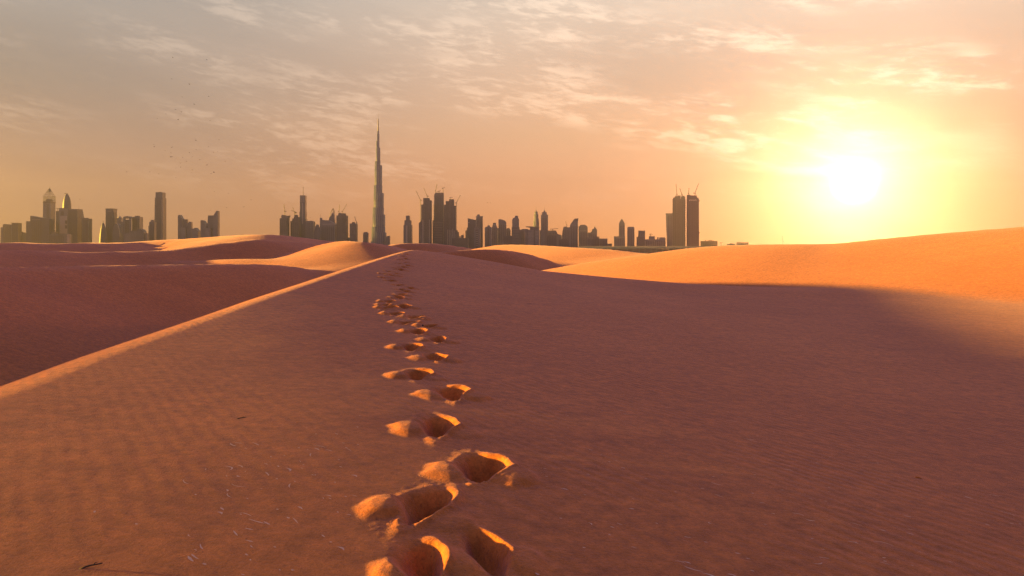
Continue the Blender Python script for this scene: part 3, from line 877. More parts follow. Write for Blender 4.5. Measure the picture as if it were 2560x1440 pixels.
crane('tall crane standing left of the unfinished trio, jib leaning left', 1051, 555, 500, (1040, 477), B - 40, -8, 3.0)
crane('tower crane on the roof of the left unfinished trio tower', 1068, 496, 490.4, (1059.4, 470), B - 40, 16, 3.2)
b = Bld('unfinished_tower', 'highest tower of the unfinished trio with flared top floors', 1096, B + 40)
b.box('base_floors', 1081.4, 1108.5, 551, 'c', None, -3); b.prism('tower_body', [(1085.4, 487), (1087, 483), (1108, 482.4), (1108.4, 551), (1084.6, 551), (1085.4, 497)], 'c', 0, 46); b.box('top_deck', 1088, 1107.6, 481.4, 'm', 482.6, 3, 36)
b.strips('glazing_strip', 1087, 1107, 490, 5, 'k', 551); b.bands('floor_band', 1084, 1107, [556 + 4.2 * q for q in range(12)], 0.3, 'p', -3)
hb = bmesh.new()
for q in range(10):
    bar(hb, (b.X(1083.3), 4, b.Z(551 - 4 * q)), (b.X(1085), 4, b.Z(549 - 4 * q)), 0.8)
bar(hb, (b.X(1083.3), 4, b.Z(552)), (b.X(1083.3), 4, b.Z(511)), 1.2)
me = bpy.data.meshes.new('hoist_rail'); hb.to_mesh(me); hb.free(); me.materials.append(MAT['m']); ho = bpy.data.objects.new('hoist_rail', me); col.objects.link(ho); ho.parent = b.o
crane('tower crane with upright jib on the left roof corner of the highest unfinished tower', 1089.2, 482, 476.8, (1092.6, 460), B + 40, 14, 1.2)
crane('small crane in the middle of the highest unfinished tower roof', 1097.4, 482, 478, (1102.4, 476.4), B + 40, 26, 3.0, 2.4)
crane('hammer-shaped crane on the right roof corner of the highest unfinished tower', 1107.6, 482, 470.4, (1111.4, 468), B + 40, 20, 1.6)
b = Bld('unfinished_tower', 'right tower of the unfinished trio with ribbed lower floors', 1126, B)
b.box('scaffold_bay', 1109.4, 1114.4, 511.5, 'c', None, 8, 26); b.box('left_bay', 1114.2, 1123, 502.6, 'c', None, 3, 40); b.box('tower_body', 1122.8, 1134.4, 498, 'c', None, 0, 46); b.box('right_bay', 1134.2, 1139, 514, 'c', None, 4, 36); b.spire(1114.9, 495.6, 502.6, 0.4, None, 6, 'pole')
b.strips('glazing_strip', 1115.5, 1134, 506, 5, 'k')
for xq in (1118, 1122.4, 1126.8, 1130.6, 1134.6):
    b.box('light_shaft', xq, xq + 1.7, 572 + (xq * 7 % 6), 'p', None, -2, 1.6)
for q in range(7):
    b.box('scaffold_deck', 1107.6, 1111, 513 + q * 2.4, 'm', 513.6 + q * 2.4, 6, 12)
crane('small flat crane on the roof of the right unfinished trio tower', 1126.2, 498, 494, (1132.4, 493), B, 22, 2.6, 2.4)
crane('tall crane standing right of the unfinished trio, jib leaning right', 1140.8, 580, 507, (1151, 487.4), B, -6, 3.0)
b = Bld('podium_block', 'low dark podium running right from the unfinished trio', 1150, B - 120)
b.box('main_body', 1129, 1170, 595, 'c'); b.box('left_step', 1139.4, 1144, 575.5, 'c', 595, 6); b.box('left_step', 1144, 1147, 580, 'c', 595, 7); b.box('roof_plant', 1152.4, 1158.6, 587.6, 'c', 595, 8); b.box('thin_post', 1158.4, 1159.2, 584, 'm', 595, 10, 3); b.box('roof_plant', 1148, 1151, 590, 'r', 595, 9, 12); b.strips('glazing_strip', 1131, 1169, 598, 9, 'k')
C = 4750.0
b = Bld('office_block', 'narrow stepped block left of the slope-roofed glass tower', 1168, C + 60)
b.box('low_step', 1163.6, 1167, 576, 's'); b.box('tower_body', 1167, 1171, 569, 's', None, 3); b.strips('glazing_strip', 1164, 1170.5, 580, 2, 'k')
b = Bld('slant_roof_tower', 'dark glass tower with roof sloping right and a white band near its top', 1180, C)
b.prism('tower_body', [(1169.5, 546.6), (1190, 550.6), (1190, None), (1169.5, None)], 'd'); b.prism('roof_edge', [(1169.2, 545.8), (1190.4, 550), (1190.4, 551.4), (1169.2, 547.6)], 'r', -1.5, 46); b.box('white_band', 1170.4, 1174, 556, 'w', 557, -1, 1.4); b.strips('glazing_strip', 1171, 1189, 560, 5, 'k')
b = Bld('round_cap_tower', 'tower with a rounded box cap behind the slope-roofed glass tower', 1198, C + 120)
b.box('left_half', 1190.2, 1199.8, 540, 's', None, -4); b.box('right_half', 1199.8, 1206.8, 540.4, 'g', None, 2); b.prism('cap', [(1192.6, 540), (1192.8, 536.6), (1194, 535.6), (1198, 535.6), (1199.4, 536.8), (1199.6, 540)], 's', 4, 24); b.strips('glazing_strip', 1191, 1206, 545, 4, 'k', None, 0.4, 5.0)
b = Bld('gabled_tower', 'slender tower with gabled top and dark window column, front of the slope-roofed tower', 1193, C - 250)
b.prism('tower_body', [(1185, 573), (1188, 568), (1190.5, 566.5), (1196, 570), (1200.4, 572), (1200.4, None), (1185, None)], 's'); col_ = b.box('window_column', 1189.4, 1195.6, 574, 'k', None, -1, 1.4)
for q in range(8):
    b.box('spandrel', 1189.8, 1195.2, 578 + q * 5, 'p', 579.4 + q * 5, -1.8, 1.2, col_)
b = Bld('crowned_tower', 'dark tower with small round crown and dark central window slot', 1221, C - 60)
b.box('tower_body', 1212, 1229, 569, 's'); b.prism('shoulders', [(1213, 569), (1214, 566.8), (1228, 567.4), (1228, 569)], 's', 1, 36); b.lathe('crown', 1221.4, [(1.2, 562.6), (3.2, 564.4), (3.6, 567.4)], 'd', 12, None, 18); b.box('window_slot', 1218.8, 1223, 571, 'k', None, -1, 1.4); b.strips('glazing_strip', 1213, 1218.4, 576, 2, 'k')
b = Bld('notched_block', 'pale tower with stepped shoulders and a white slit near the top', 1236, C + 300)
b.box('tower_body', 1229.4, 1243, 567, 's'); b.box('upper_stage', 1231, 1241.4, 563, 's', 567, 2); b.prism('top_stage', [(1231.8, 563), (1232.6, 557), (1239.6, 557), (1240.6, 563)], 's', 4, 30); b.box('white_slit', 1234, 1238, 561.8, 'w', 562.8, 2.5, 2); b.strips('glazing_strip', 1230, 1242.6, 571, 3, 'k')
b = Bld('curved_roof_tower', 'pale tower whose curved roof falls to the right', 1256, C + 350)
b.prism('tower_body', [(1246.2, 548), (1251, 547.8), (1256, 548.8), (1261, 551), (1264.6, 554), (1266, 558), (1266, None), (1246.2, None)], 's'); b.box('side_wing', 1243.4, 1246.2, 570, 's', None, 4); b.strips('glazing_strip', 1247, 1265.4, 562, 4, 'k')
b = Bld('office_block', 'small pale rounded block right of the curved-roof tower', 1271, C + 420)
b.prism('tower_body', [(1266.2, 573), (1268, 570.4), (1272, 569.6), (1275, 572), (1276.4, 576), (1276.4, None), (1266.2, None)], 's'); b.strips('glazing_strip', 1267, 1276, 578, 2, 'k')
b = Bld('low_block', 'low dark box block in front of the curved-roof tower', 1269, C - 300)
b.box('main_body', 1259, 1280, 589.6, 'c'); b.box('side_wing', 1254, 1259, 602, 's', None, 3); b.strips('glazing_strip', 1260, 1279, 593, 5, 'k')
b = Bld('stepped_tower', 'stepped tower with an offset square top and wider dark lower half', 1289, C)
b.box('lower_stage', 1279.2, 1299, 568, 'c', None, -3); b.box('middle_stage', 1280.4, 1297.6, 548.4, 's', 568, 1, 40); b.box('upper_stage', 1282, 1296.4, 544.6, 's', 548.4, 4, 32); b.prism('top_stage', [(1286.2, 544.6), (1287.4, 539), (1295.4, 538.8), (1295.4, 544.6)], 's', 8, 22); b.bands('floor_band', 1281, 1298, [574 + 4 * q for q in range(9)], 0.35, 'p', -3)
b = Bld('office_block', 'pale plain block between the stepped tower and the canopy-roofed tower', 1305, C + 200)
b.box('left_half', 1298.6, 1304.4, 574, 's'); b.box('right_half', 1304.4, 1312.4, 572.4, 's', None, 3); b.strips('glazing_strip', 1299, 1312, 578, 4, 'k')
b = Bld('canopy_tower', 'banded block with a blade-thin roof canopy reaching out to the left', 1331, C - 80)
b.box('left_wing', 1312.6, 1320, 572.4, 'd', None, 3); b.box('main_body', 1320, 1348, 574, 's'); b.box('dark_top', 1325, 1348, 567.8, 'd', 574, 1, 36); b.prism('canopy', [(1314, 565.8), (1330, 566.2), (1348.4, 567.2), (1348.4, 568.8), (1326, 569), (1315.4, 567.4)], 'r', -3, 44); b.box('dark_slot', 1334.6, 1338, 574, 'k', None, -1.2, 1.6)
b.bands('floor_band', 1320.4, 1334.4, [577 + 3.6 * q for q in range(10)], 0.5, 'p'); b.bands('floor_band', 1338.2, 1347, [579 + 3.6 * q for q in range(9)], 0.5, 'p')
b = Bld('waisted_spire_tower', 'wavy-sided tower with flared crown and spire, left of the twin spires', 1340.4, C + 400)
b.lathe('tower_body', 1340.4, [(5.0, 535), (5.9, 537), (5.3, 544), (6.2, 546), (6.4, 549), (7.4, 556), (7.2, 562), (7.0, 572), (7.0, None)], 's', 8, smooth=False); b.lathe('crown', 1340.2, [(1.0, 524.6), (1.7, 527), (1.5, 528.6), (4.6, 529), (4.2, 531), (3.8, 533.6), (3.9, 535)], 's', 8, None, 17, smooth=False); b.spire(1340.2, 512.5, 525, 0.45, None, 17)
b = Bld('spire_tower', 'straight-sided tower with stepped crown and spire, right of the twin spires', 1361, C + 400)
b.prism('tower_body', [(1352, 537), (1370.4, 537), (1370, 543), (1370, None), (1352.4, None), (1352.4, 543)], 's', 0, 40); b.box('upper_stage', 1355.2, 1366.8, 530.2, 's', 537, 5, 28); b.lathe('peak', 1361, [(0.4, 524), (2.2, 528), (2.6, 530.4)], 's', 8, None, 19, smooth=False); b.spire(1361, 513.6, 526, 0.45, None, 19); b.strips('glazing_strip', 1353.6, 1369, 545, 4, 'k')
b = Bld('office_block', 'pale block behind the canopy-roofed tower under the twin spires', 1354.5, C + 250)
b.box('left_half', 1348.6, 1352.6, 575.4, 's'); b.box('right_half', 1352.6, 1360, 574, 's', None, -3); b.strips('glazing_strip', 1349, 1359.4, 579, 3, 'k')
b = Bld('office_block', 'pale sloping-shouldered block behind the flat crane site', 1382, C + 500)
b.prism('tower_body', [(1369, 576.6), (1388, 576), (1391, 577.4), (1394, 585), (1404, 588), (1404, None), (1369, None)], 's'); b.strips('glazing_strip', 1371, 1390, 582, 5, 'k')
b = Bld('unfinished_block', 'low dark unfinished block under the hammerhead crane', 1378.5, C - 250)
b.box('main_body', 1366, 1391.4, 588.4, 'c'); b.box('core', 1374, 1378, 587, 'c', 588.4, 8, 12); b.strips('glazing_strip', 1367, 1391, 592, 6, 'k')
crane('hammerhead crane with long level jib over the low dark unfinished block', 1381.4, 588.4, 572.4, (1395.5, 571), C - 250, 12, 5.0)
b = Bld('office_block', 'pale stepped block with ragged roof left of the chisel-topped tower', 1415, C + 380)
b.prism('tower_body', [(1404.6, 592), (1406, 578), (1408, 570), (1410, 566.6), (1416.4, 566), (1417.6, 568), (1425, 568), (1425, None), (1404.6, None)], 's'); b.strips('glazing_strip', 1407, 1424, 575, 4, 'k')
crane('faint small crane on the ragged pale block', 1416.4, 567, 562.6, (1414.2, 553), C + 380, 14, 1.2)
b = Bld('arched_block', 'low block with an arched roofline in front of the ragged pale block', 1413, C - 100)
b.prism('main_body', [(1397, 600), (1402, 598.6), (1406, 597), (1415, 597), (1420, 600), (1423, 606), (1423, None), (1397, None)], 'c'); b.strips('glazing_strip', 1399, 1420, 603, 5, 'k')
b = Bld('chisel_tower', 'tower cut like a chisel with a dark slanted top', 1435, C)
b.prism('tower_body', [(1425, 563), (1428.4, 557), (1432.4, 552), (1444.8, 552), (1444.6, None), (1425, None)], 's'); b.prism('slanted_top', [(1432.4, 552), (1434.6, 548), (1437.4, 546.4), (1446, 546), (1445.6, 550.6), (1444.8, 552)], 'd', -1, 42); b.strips('glazing_strip', 1427, 1444, 566, 4, 'k')
b = Bld('rounded_tower', 'broad tower with a rounded right shoulder next to the chisel-topped tower', 1458, C + 150)
b.prism('tower_body', [(1446.4, 565.6), (1450, 565), (1450, 562.2), (1462, 561.6), (1466, 564), (1469, 567.6), (1469.4, None), (1446.4, None)], 's'); b.bands('light_band', 1450, 1466, [577], 0.6, 'p'); b.strips('glazing_strip', 1448, 1468.6, 581, 5, 'k')
b = Bld('pointed_block', 'stepped block with a single curved horn on its roof', 1482, C + 200)
b.prism('tower_body', [(1469.6, 581), (1476.6, 581), (1480, 577), (1480.4, 572.4), (1485, 572), (1485.6, 566), (1489, 569.6), (1492.6, 574.6), (1493, None), (1469.6, None)], 's'); b.strips('glazing_strip', 1472, 1492, 586, 4, 'k')
b = Bld('low_block', 'wide low ribbed block under the horned stepped block', 1483, C - 150)
b.box('left_half', 1468, 1482.6, 593, 's'); b.box('right_half', 1482.6, 1498.4, 591.4, 'c', None, 3); b.strips('glazing_strip', 1469, 1498, 597, 8, 'k', None, 0.45, 0.6)
b = Bld('low_block', 'low box block right of the wide ribbed block', 1508.5, C - 100)
b.box('main_body', 1498.6, 1518.6, 596.2, 's'); b.box('annex', 1518.6, 1530, 609, 'c', None, 3); b.strips('glazing_strip', 1500, 1518, 600, 5, 'k')

# ---- towers near the low sun
E = 4300.0
b = Bld('bullet_tower', 'pointed-arch tower with a tiny spike, left of the twin brown towers', 1554.4, E + 400)
b.prism('tower_body', [(1547, 559), (1548.2, 556.4), (1551, 551.4), (1554.4, 547), (1557.8, 551.4), (1560.8, 556.4), (1562, 559), (1562, None), (1547, None)], 's', 0, 34); b.spire(1554.4, 543.8, 547.4, 0.3, None, 16); b.strips('glazing_strip', 1548.4, 1561, 564, 3, 'k')
b = Bld('low_block', 'low box building at the foot of the pointed-arch tower', 1549, E)
b.box('main_body', 1535, 1562.6, 591.4, 's'); b.box('parapet', 1535, 1550, 590.4, 'r', 591.4, 3, 30); b.strips('glazing_strip', 1536, 1562, 595, 6, 'k')
b = Bld('round_top_block', 'tower with softly rounded top corners, second right of the pointed-arch tower', 1577, E + 350)
b.prism('tower_body', [(1568.2, 570), (1569.4, 567.6), (1571, 567), (1583.4, 567), (1585.2, 567.8), (1586.2, 570.4), (1586.4, None), (1567.6, None)], 's'); b.strips('glazing_strip', 1569, 1585.4, 573, 4, 'k')
b = Bld('office_block', 'square-topped tower with a lower darker front, between rounded tower and low cluster', 1603, E + 200)
b.box('tower_body', 1595.8, 1612.8, 576.4, 's'); b.box('front_block', 1591.4, 1612, 592, 'c', None, -10, 10); b.box('middle_step', 1595.4, 1601, 586.6, 'c', 592, -6, 8); b.strips('glazing_strip', 1597, 1612.4, 580, 3, 'k', 591)
b = Bld('low_cluster', 'low joined blocks left of the twin brown towers', 1638, E + 150)
b.box('main_body', 1613, 1664, 598.2, 's'); b.box('left_block', 1622, 1637.4, 590.4, 's', 598.2, 2); b.prism('right_block', [(1647.6, 598), (1648, 594), (1651, 593), (1662, 593.2), (1664, 596), (1664, 598.2)], 's', 2); b.box('roof_plant', 1643, 1646, 592.4, 'r', 598.2, 6, 10); b.strips('glazing_strip', 1614, 1663, 602, 9, 'k')
crane('small level crane on the low joined blocks near the twin brown towers', 1626.2, 591, 585.4, (1632, 585.2), E + 150, 12, 1.6)
b = Bld('leaning_block', 'pale block widening upwards behind the twin brown towers', 1673, E + 250)
b.prism('tower_body', [(1664, 533), (1682, 532.8), (1682, None), (1668, None)], 's', 0, 36); b.strips('glazing_strip', 1669, 1681, 538, 3, 'k')
H = 3700.0
def twin(label, x0, x1, tops, mirror):
    b = Bld('unfinished_tower', label, (x0 + x1) / 2, H, 'building', 'twin brown towers')
    w = x1 - x0
    b.prism('tower_body', [(x0, 497), (x1, 497), (x1 + (0.6 if mirror else 0), None), (x0 - (0.2), None)], 'c', 0, 52)
    for (a, c, y) in tops:
        b.box('roof_step', a, c, y, 'c', 497, 3 + (a % 3), 40)
    for q in range(6):
        xx = x0 + 1.5 + q * (w - 3) / 5
        b.box('roof_post', xx, xx + 0.7, 490.5 - (q * 5 % 3) - (2.5 if 0 < q < 5 else -3.5), 'm', 496.8, 6, 4)
    b.strips('glazing_strip', x0 + 1, x1 - 1, 500 if not mirror else 504, 7, 'k', None, 0.35)
    for q in range(26):
        y = 500 + q * 4.4
        e = x1 if not mirror else x0
        b.box('scaffold_deck', e - 0.1, e + (0.7 if not mirror else 0.1), y, 'm', y + 1.0, 4, 20)
    return b
twin('left one of the twin brown unfinished towers near the low sun', 1681.3, 1713.6, [(1683, 1687, 493.5), (1686.6, 1698, 490.4), (1694, 1701, 488.4), (1702, 1713, 491.4), (1706, 1711, 489.4)], False)
b = twin('right one of the twin brown unfinished towers, with a pale sign near its top', 1716.4, 1747.4, [(1716.8, 1726, 486.6), (1726, 1737, 488.4), (1737, 1742.6, 489), (1742.4, 1745.6, 494)], True)
# pale sign letters high on the right twin
cu = bpy.data.curves.new('sign_lettering', 'FONT')
cu.body = 'EMAAR'
cu.size = 9.0
cu.extrude = 0.4
cu.align_x = 'CENTER'
so = bpy.data.objects.new('sign_tmp', cu); col.objects.link(so)
dg = bpy.context.evaluated_depsgraph_get()
sm_ = bpy.data.meshes.new_from_object(so.evaluated_get(dg))
bpy.data.objects.remove(so)
xsv = [v.co.x for v in sm_.vertices]
ww = max(xsv) - min(xsv); tw = 18.5 / F * H
for v in sm_.vertices:
    v.co = Vector((v.co.x / ww * tw + b.X(1732), -2.2 - v.co.z, v.co.y + b.Z(502)))
sm_.materials.clear(); sm_.materials.append(MAT['w'])
sg = bpy.data.objects.new('sign_lettering', sm_); col.objects.link(sg); sg.parent = b.o
for y in (501, 581):
    b.box('side_hoist', 1748, 1750, y, 'm', y + 2.4, 10, 6)
crane('tower crane with upright jib on the left corner of the left twin tower', 1692, 491, 485, (1690.2, 460), H, 14, 1.2)
crane('tower crane with jib leaning left in the middle of the left twin tower', 1704.4, 491, 485, (1699.4, 470.4), H, 26, 1.4)
crane('thin upright crane on the left corner of the right twin tower', 1721.8, 487, 483, (1722.6, 469.6), H, 20, 1.0)
crane('tower crane with jib leaning right on the right twin tower', 1737.6, 489, 482.4, (1746.6, 458.6), H, 16, 3.6)
b = Bld('low_block', 'low unfinished block right of the twin brown towers', 1770, H + 150)
b.box('main_body', 1751, 1793.6, 602.4, 'c'); b.box('roof_plant', 1762, 1765.4, 600.6, 'm', 602.4, 6, 10); b.prism('roof_ramp', [(1767, 602.4), (1774, 600.2), (1781, 600.4), (1782, 602.4)], 'm', 6, 16); b.box('roof_plant', 1783, 1785, 600.8, 'm', 602.4, 8, 8); b.strips('glazing_strip', 1752, 1793, 606, 8, 'k')
b = Bld('low_block', 'faint low block peeping over the right dune crest', 1827, 5400)
b.box('main_body', 1817, 1838, 609.4, 's'); b.box('roof_plant', 1824, 1834, 608.2, 's', 609.4, 6, 14)
b = Bld('low_block', 'faint flat block furthest right over the right dune crest', 1856, 5600)
b.box('main_body', 1841, 1872, 605.8, 's'); b.box('roof_plant', 1842, 1852, 605, 's', 605.8, 4, 20); b.strips('glazing_strip', 1843, 1871, 607.4, 6, 'k', None, 0.4)
crane('faint distant crane right of the low unfinished block', 1803, 616, 606.6, (1808, 606.2), 5000, 0, 2.4)
crane('faintest distant crane under the sun over the right dune crest', 1957, 616, 603, (1955.6, 590), 5600, 0, 1.8)
# long low elevated road in front of the right-hand towers
b = Bld('elevated_road', 'long low elevated road on piers between the middle dunes and right dune', 1640, 3300, 'bridge')
b.box('deck', 1440, 1830, 616.4, 's', 620.5, 0, 14); b.box('parapet', 1440, 1830, 615.6, 'p', 616.4, 0.4, 0.6)
for q in range(26):
    b.box('pier', 1446 + q * 15, 1448.4 + q * 15, 620.5, 's', None, 3, 6)
b.box('retaining_wall', 1440, 1830, 622.0, 'r', None, 14.5, 1.5)
b = Bld('low_block', 'long low sheds behind the elevated road', 1590, 3450)
b.box('main_body', 1485, 1700, 617.5, 's'); b.box('roof_plant', 1540, 1556, 616.2, 'r', 617.5, 6, 12); b.strips('bay_door', 1488, 1698, 622, 16, 'k')

# ------------------------------------------------------------------ birds, debris, haze
def bird_mesh(name, flap, mat):
    # one continuous body with wings and tail, facing +x, wingspan about 1.1
    V = [(0.30, 0, 0.02), (0.16, 0.05, 0.05), (0.16, -0.05, 0.05), (0.16, 0, -0.05), (-0.18, 0.045, 0.03), (-0.18, -0.045, 0.03), (-0.18, 0, -0.035),
         (-0.42, 0.09, 0.01), (-0.42, -0.09, 0.01), (0.10, 0.30, 0.05 + flap * 0.14), (-0.08, 0.30, 0.04 + flap * 0.13), (-0.10, 0.56, 0.03 + flap * 0.30),
         (0.10, -0.30, 0.05 + flap * 0.14), (-0.08, -0.30, 0.04 + flap * 0.13), (-0.10, -0.56, 0.03 + flap * 0.30), (0.0, 0, 0.075)]
    Fc = [(0, 1, 15), (0, 15, 2), (0, 3, 1), (0, 2, 3), (1, 4, 15), (2, 15, 5), (15, 4, 5), (1, 3, 6, 4), (2, 5, 6, 3), (4, 7, 8, 5), (4, 6, 7), (6, 5, 8), (6, 8, 7),
          (1, 9, 10, 4), (9, 11, 10), (2, 5, 13, 12), (12, 13, 14)]
    me = bpy.data.meshes.new(name)
    me.from_pydata(V, [], Fc)
    me.materials.append(mat)
    me.update()
    return me
BIRDM = plain('dark_feathers', (0.035, 0.03, 0.03))
bmeshes = [bird_mesh('bird', f, BIRDM) for f in (0.9, 0.25, -0.6)]
# from the photo: (x, y, strength)
BIRDS = [(443, 129, 1), (432, 144, 2), (517, 149, 2), (429, 197, 1), (473, 210, 3), (456, 242, 1), (522, 241, 2), (486, 261, 3), (439, 274, 2), (453, 280, 2),
         (415, 285, 1), (394, 296, 1), (445, 299, 3), (525, 301, 1), (537, 325, 1), (575, 339, 1), (490, 351, 3), (548, 350, 2), (385, 362, 1), (386, 367, 2), (522, 367, 2),
         (429, 369, 2), (490, 374, 2), (413, 377, 1), (427, 382, 3), (544, 378, 2), (534, 381, 1), (426, 392, 2), (430, 392, 3), (458, 389, 2), (473, 382, 1), (481, 391, 1),
         (553, 387, 2), (456, 393, 1), (500, 399, 2), (441, 395, 1), (451, 408, 2), (466, 403, 1), (563, 404, 2), (517, 413, 2), (452, 418, 1), (440, 420, 1), (569, 416, 1),
         (482, 425, 2), (479, 432, 2), (535, 431, 3), (528, 434, 2), (374, 430, 1), (397, 435, 2), (440, 444, 1), (536, 479, 1), (572, 483, 2), (628, 500, 2), (610, 517, 3),
         (566, 519, 2), (526, 526, 1), (317, 430, 2), (200, 498, 1), (775, 544, 1), (1219, 507, 2), (1226, 507, 2)]
UNITS = 'first second third fourth fifth sixth seventh eighth ninth tenth eleventh twelfth thirteenth fourteenth fifteenth sixteenth seventeenth eighteenth nineteenth'.split()
def ordinal(n):
    if n < 20: return UNITS[n - 1]
    tens = {2: ('twentieth', 'twenty'), 3: ('thirtieth', 'thirty'), 4: ('fortieth', 'forty')}[n // 10]
    return tens[0] if n % 10 == 0 else tens[1] + '-' + UNITS[n % 10 - 1]
def flock_of(x, y):
    if x < 250 or 250 <= x < 330 or 700 < x < 1000: return None
    if x > 1000: return 'pair'
    return 'low' if y > 470 else 'dense' if y > 335 else 'loose'
FLOCKS = {'pair': ('tiny {} bird from the left of the pair right of the supertall tower', 'pair of birds right of the supertall tower'),
          'low': ('{} bird from the left, low above the wedge-topped towers', 'birds low above the wedge-topped towers'),
          'dense': ('{} bird from the left in the dense lower flock left of centre', 'dense lower flock of birds'),
          'loose': ('{} highest bird in the loose upper flock above the dense one', 'loose upper flock of birds')}
ranks = {}
for f in FLOCKS:
    mem = sorted([q for q in BIRDS if flock_of(q[0], q[1]) == f], key=lambda q: (q[1], q[0]) if f == 'loose' else (q[0], q[1]))
    for n, q in enumerate(mem): ranks[q] = ordinal(n + 1)
for q in BIRDS:
    x, y, s_ = q
    me = bmeshes[(x * 7 + y) % 3]
    o = bpy.data.objects.new('bird', me)
    col.objects.link(o)
    D = {3: 290, 2: 380, 1: 520}[s_] + (x * 13 + y * 7) % 60
    o.location = px(x, y, D)
    o.rotation_euler = (0.3 * math.sin(x), 0.2 * math.cos(y), (x * 0.37 + y * 0.11) % 6.28)
    o.scale = (1.15,) * 3
    f = flock_of(x, y)
    if f: tag(o, FLOCKS[f][0].format(ranks[q]), 'bird', FLOCKS[f][1])
    elif x < 250: tag(o, 'tiny lone bird just above the slim mast tower on the left', 'bird')
    elif x < 330: tag(o, 'tiny lone bird in the air left of the flock', 'bird')
    else: tag(o, 'tiny lone bird between the mast tower and the notched leaf-shaped tower', 'bird')

# pale wind-crust flakes lying on the sand: nobody could count them
def flakes():
    m, t, b = new_mat('pale_crust')
    n = N(t, 'ShaderNodeTexNoise', inp={'Scale': 60.0, 'Detail': 3.0})
    t.links.new(N(t, 'ShaderNodeNewGeometry').outputs['Position'], n.inputs[0])
    t.links.new(MIX(t, n.outputs[0], (0.62, 0.34, 0.22, 1), (0.82, 0.58, 0.46, 1)), b.inputs['Base Color'])
    b.inputs['Roughness'].default_value = 0.9
    r = np.random.default_rng(5)
    V, Fc = [], []
    spots = []
    # bunches on the left of the track, sparser straight streaks on the right, as in the photo
    for cxp, cyp, sx, sy, n_, slope in ((760, 1190, 150, 60, 46, 0.45), (690, 1330, 190, 90, 46, 0.5), (900, 1120, 60, 60, 22, 0.4), (520, 1420, 120, 40, 10, 0.6), (1900, 1180, 330, 110, 60, 0.22),
                                        (1950, 1340, 360, 80, 50, 0.3), (1650, 1010, 260, 40, 22, 0.15), (2150, 1040, 200, 30, 14, 0.15), (1500, 1150, 80, 60, 14, 0.25)):
        for _ in range(n_):
            spots.append((r.normal(cxp, sx), r.normal(cyp, sy), slope))
    # line-of-sight distances once, on a coarse table
    for xp, yp, slope in spots:
        if not (0 < xp < 2560 and 960 < yp < 1450): continue
        if 900 < xp < 1340: continue
        x0, y0 = on_sand(xp, yp, 40.0)
        L = 0.022 + 0.13 * r.random() ** 3
        w = r.uniform(0.003, 0.008)
        a = math.atan2(-slope, 0.55) + r.normal(0, 0.28)
        bend = r.normal(0, 0.5)
        k = 6
        base = len(V)
        for i in range(k):
            s = i / (k - 1) - 0.5
            ww_ = w * (1 - (2 * s) ** 2) * r.uniform(0.5, 1.2) + 0.0006
            th = a + bend * s
            cx_, cy_ = x0 + s * L * math.cos(th), y0 + s * L * math.sin(th)
            for sg in (-1, 1):
                V.append([cx_ - sg * ww_ * math.sin(th), cy_ + sg * ww_ * math.cos(th), 0.0])
        for i in range(k - 1):
            q = base + 2 * i
            Fc.append((q, q + 2, q + 3, q + 1))
    Va = np.array(V)
    # height of the finished sheet under each flake
    i = np.clip(np.searchsorted(xs, Va[:, 0]) - 1, 0, len(xs) - 2); j = np.clip(np.searchsorted(ys, Va[:, 1]) - 1, 0, len(ys) - 2)
    fx = (Va[:, 0] - xs[i]) / (xs[i + 1] - xs[i]); fy = (Va[:, 1] - ys[j]) / (ys[j + 1] - ys[j])
    z = (GZ[j, i] * (1 - fx) + GZ[j, i + 1] * fx) * (1 - fy) + (GZ[j + 1, i] * (1 - fx) + GZ[j + 1, i + 1] * fx) * fy
    Va[:, 2] = z + CAMZ + 0.004
    o = mesh_obj('pale_sand_flakes', Va, Fc, m)
    tag(o, 'pale flakes and streaks of dried crust scattered on the sand beside the footprints', 'flakes', None, 'stuff')
flakes()

def ground_z(x, y):
    i = int(np.clip(np.searchsorted(xs, x) - 1, 0, len(xs) - 2)); j = int(np.clip(np.searchsorted(ys, y) - 1, 0, len(ys) - 2))
    return float(GZ[j:j + 2, i:i + 2].mean()) + CAMZ
DARK = plain('dry_wood', (0.05, 0.03, 0.02))
def twig(label, xp, yp, length, ang):
    x0, y0 = on_sand(xp, yp, 40)
    z0 = ground_z(x0, y0)
    o = empty('twig', (x0, y0, z0))
    o.rotation_euler = (0, math.radians(-8), math.radians(ang))
    tag(o, label, 'twig')
    def stick(nm, p, q, r0, r1, par):
        p, q = Vector(p), Vector(q)
        d = (q - p).normalized(); a = d.orthogonal().normalized(); c = d.cross(a)
        V, Fc = [], []
        for k in range(5):
            s = k / 4
            mid = p.lerp(q, s) + Vector((0, 0.06 * length * math.sin(s * 3.0), 0.03 * length * math.sin(s * 5)))
            rr = r0 + (r1 - r0) * s
            for h in range(6):
                V.append(mid + (a * math.cos(h * math.pi / 3) + c * math.sin(h * math.pi / 3)) * rr)
        for k in range(4):
            for h in range(6):
                Fc.append((k * 6 + h, k * 6 + (h + 1) % 6, k * 6 + 6 + (h + 1) % 6, k * 6 + 6 + h))
        Fc += [tuple(range(5, -1, -1)), tuple(range(24, 30))]
        return mesh_obj(nm, V, Fc, DARK, par, True)
    st = stick('stem', (-length / 2, 0, 0.008), (length / 2, 0, 0.014), 0.006, 0.003, o)
    stick('side_shoot', (0.1 * length, 0, 0.012), (0.3 * length, 0.18 * length, 0.02), 0.003, 0.0015, st)
twig('small dark twig half buried in the sand at the lower left corner', 228, 1420, 0.11, 20)
twig('tiny dark twig alone on the sand left of the footprints', 604, 1048, 0.09, 15)
twig('tiny dark straw on the sand right of the footprints, below the saddle', 1322, 761, 0.22, 5)

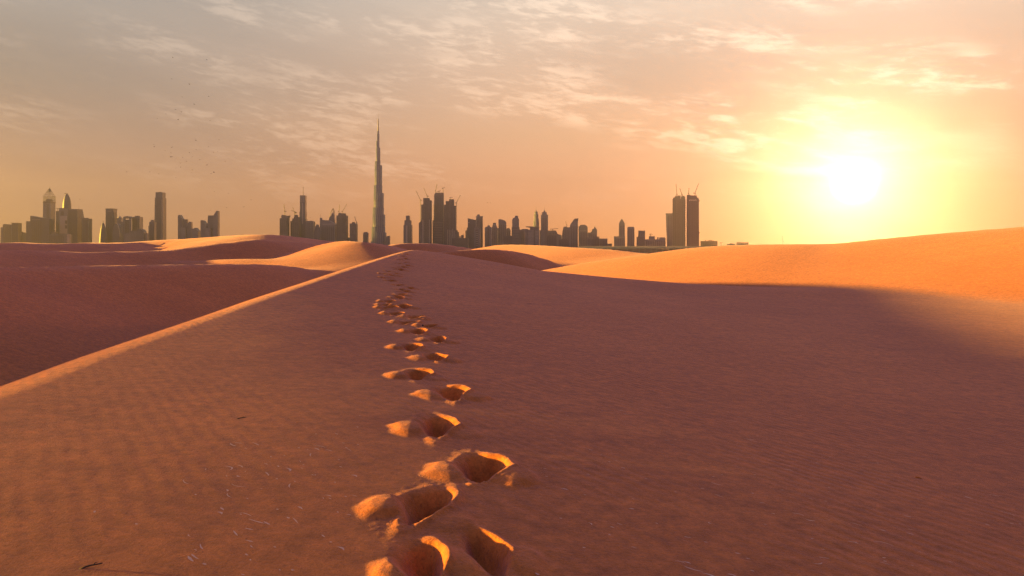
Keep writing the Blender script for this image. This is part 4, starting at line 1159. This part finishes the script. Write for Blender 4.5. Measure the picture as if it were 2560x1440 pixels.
def clod(label, xp, yp, r_, sd):
    x0, y0 = on_sand(xp, yp, 40)
    r = np.random.default_rng(sd)
    bm = bmesh.new()
    bmesh.ops.create_icosphere(bm, subdivisions=3, radius=1.0)
    for v in bm.verts:
        n = 1 + 0.22 * math.sin(3.1 * v.co.x + sd) * math.cos(2.7 * v.co.y) + 0.12 * math.sin(6 * v.co.z + 4 * v.co.x)
        v.co = Vector((v.co.x * r_ * 1.5, v.co.y * r_, v.co.z * r_ * 0.65)) * n
    me = bpy.data.meshes.new('sand_clod'); bm.to_mesh(me); bm.free()
    me.materials.append(SAND)
    me.polygons.foreach_set('use_smooth', [True] * len(me.polygons))
    o = bpy.data.objects.new('sand_clod', me); col.objects.link(o)
    o.location = (x0, y0, ground_z(x0, y0) + r_ * 0.22)
    tag(o, label, 'clod')
clod('small lone sand clod on the slope at the far right', 2296, 1195, 0.022, 3)
def pebble(label, xp, yp, r_, sd):
    x0, y0 = on_sand(xp, yp, 60)
    bm = bmesh.new()
    bmesh.ops.create_icosphere(bm, subdivisions=2, radius=r_)
    for v in bm.verts:
        v.co *= 1 + 0.2 * math.sin(40 * v.co.x + sd) ; v.co.z *= 0.7
    me = bpy.data.meshes.new('dark_pebble'); bm.to_mesh(me); bm.free(); me.materials.append(DARK)
    o = bpy.data.objects.new('dark_pebble', me); col.objects.link(o)
    o.location = (x0, y0, ground_z(x0, y0) + r_ * 0.4)
    tag(o, label, 'pebble')
pebble('black pebble lying between the footprints halfway up the track', 1056, 815, 0.028, 1)
pebble('smaller black pebble left below the one halfway up the track', 1015, 826, 0.018, 2)

# the hazy evening air
m = bpy.data.materials.new('evening_haze')
m.use_nodes = True
ht = m.node_tree
ht.nodes.clear()
pv = N(ht, 'ShaderNodeVolumePrincipled', inp={'Density': 7.0e-5, 'Anisotropy': 0.90})
pv.inputs['Color'].default_value = (0.90, 0.86, 0.82, 1)
ho_ = N(ht, 'ShaderNodeOutputMaterial')
ht.links.new(pv.outputs[0], ho_.inputs['Volume'])
zl = float(GZ.min()) + CAMZ - 1.0
hz = mesh_obj('haze', *boxmesh(0, 4400, (zl + 900) / 2, 18400, 10200, 900 - zl), m)
tag(hz, 'thin warm evening haze over the desert and the city', 'haze', None, 'stuff')
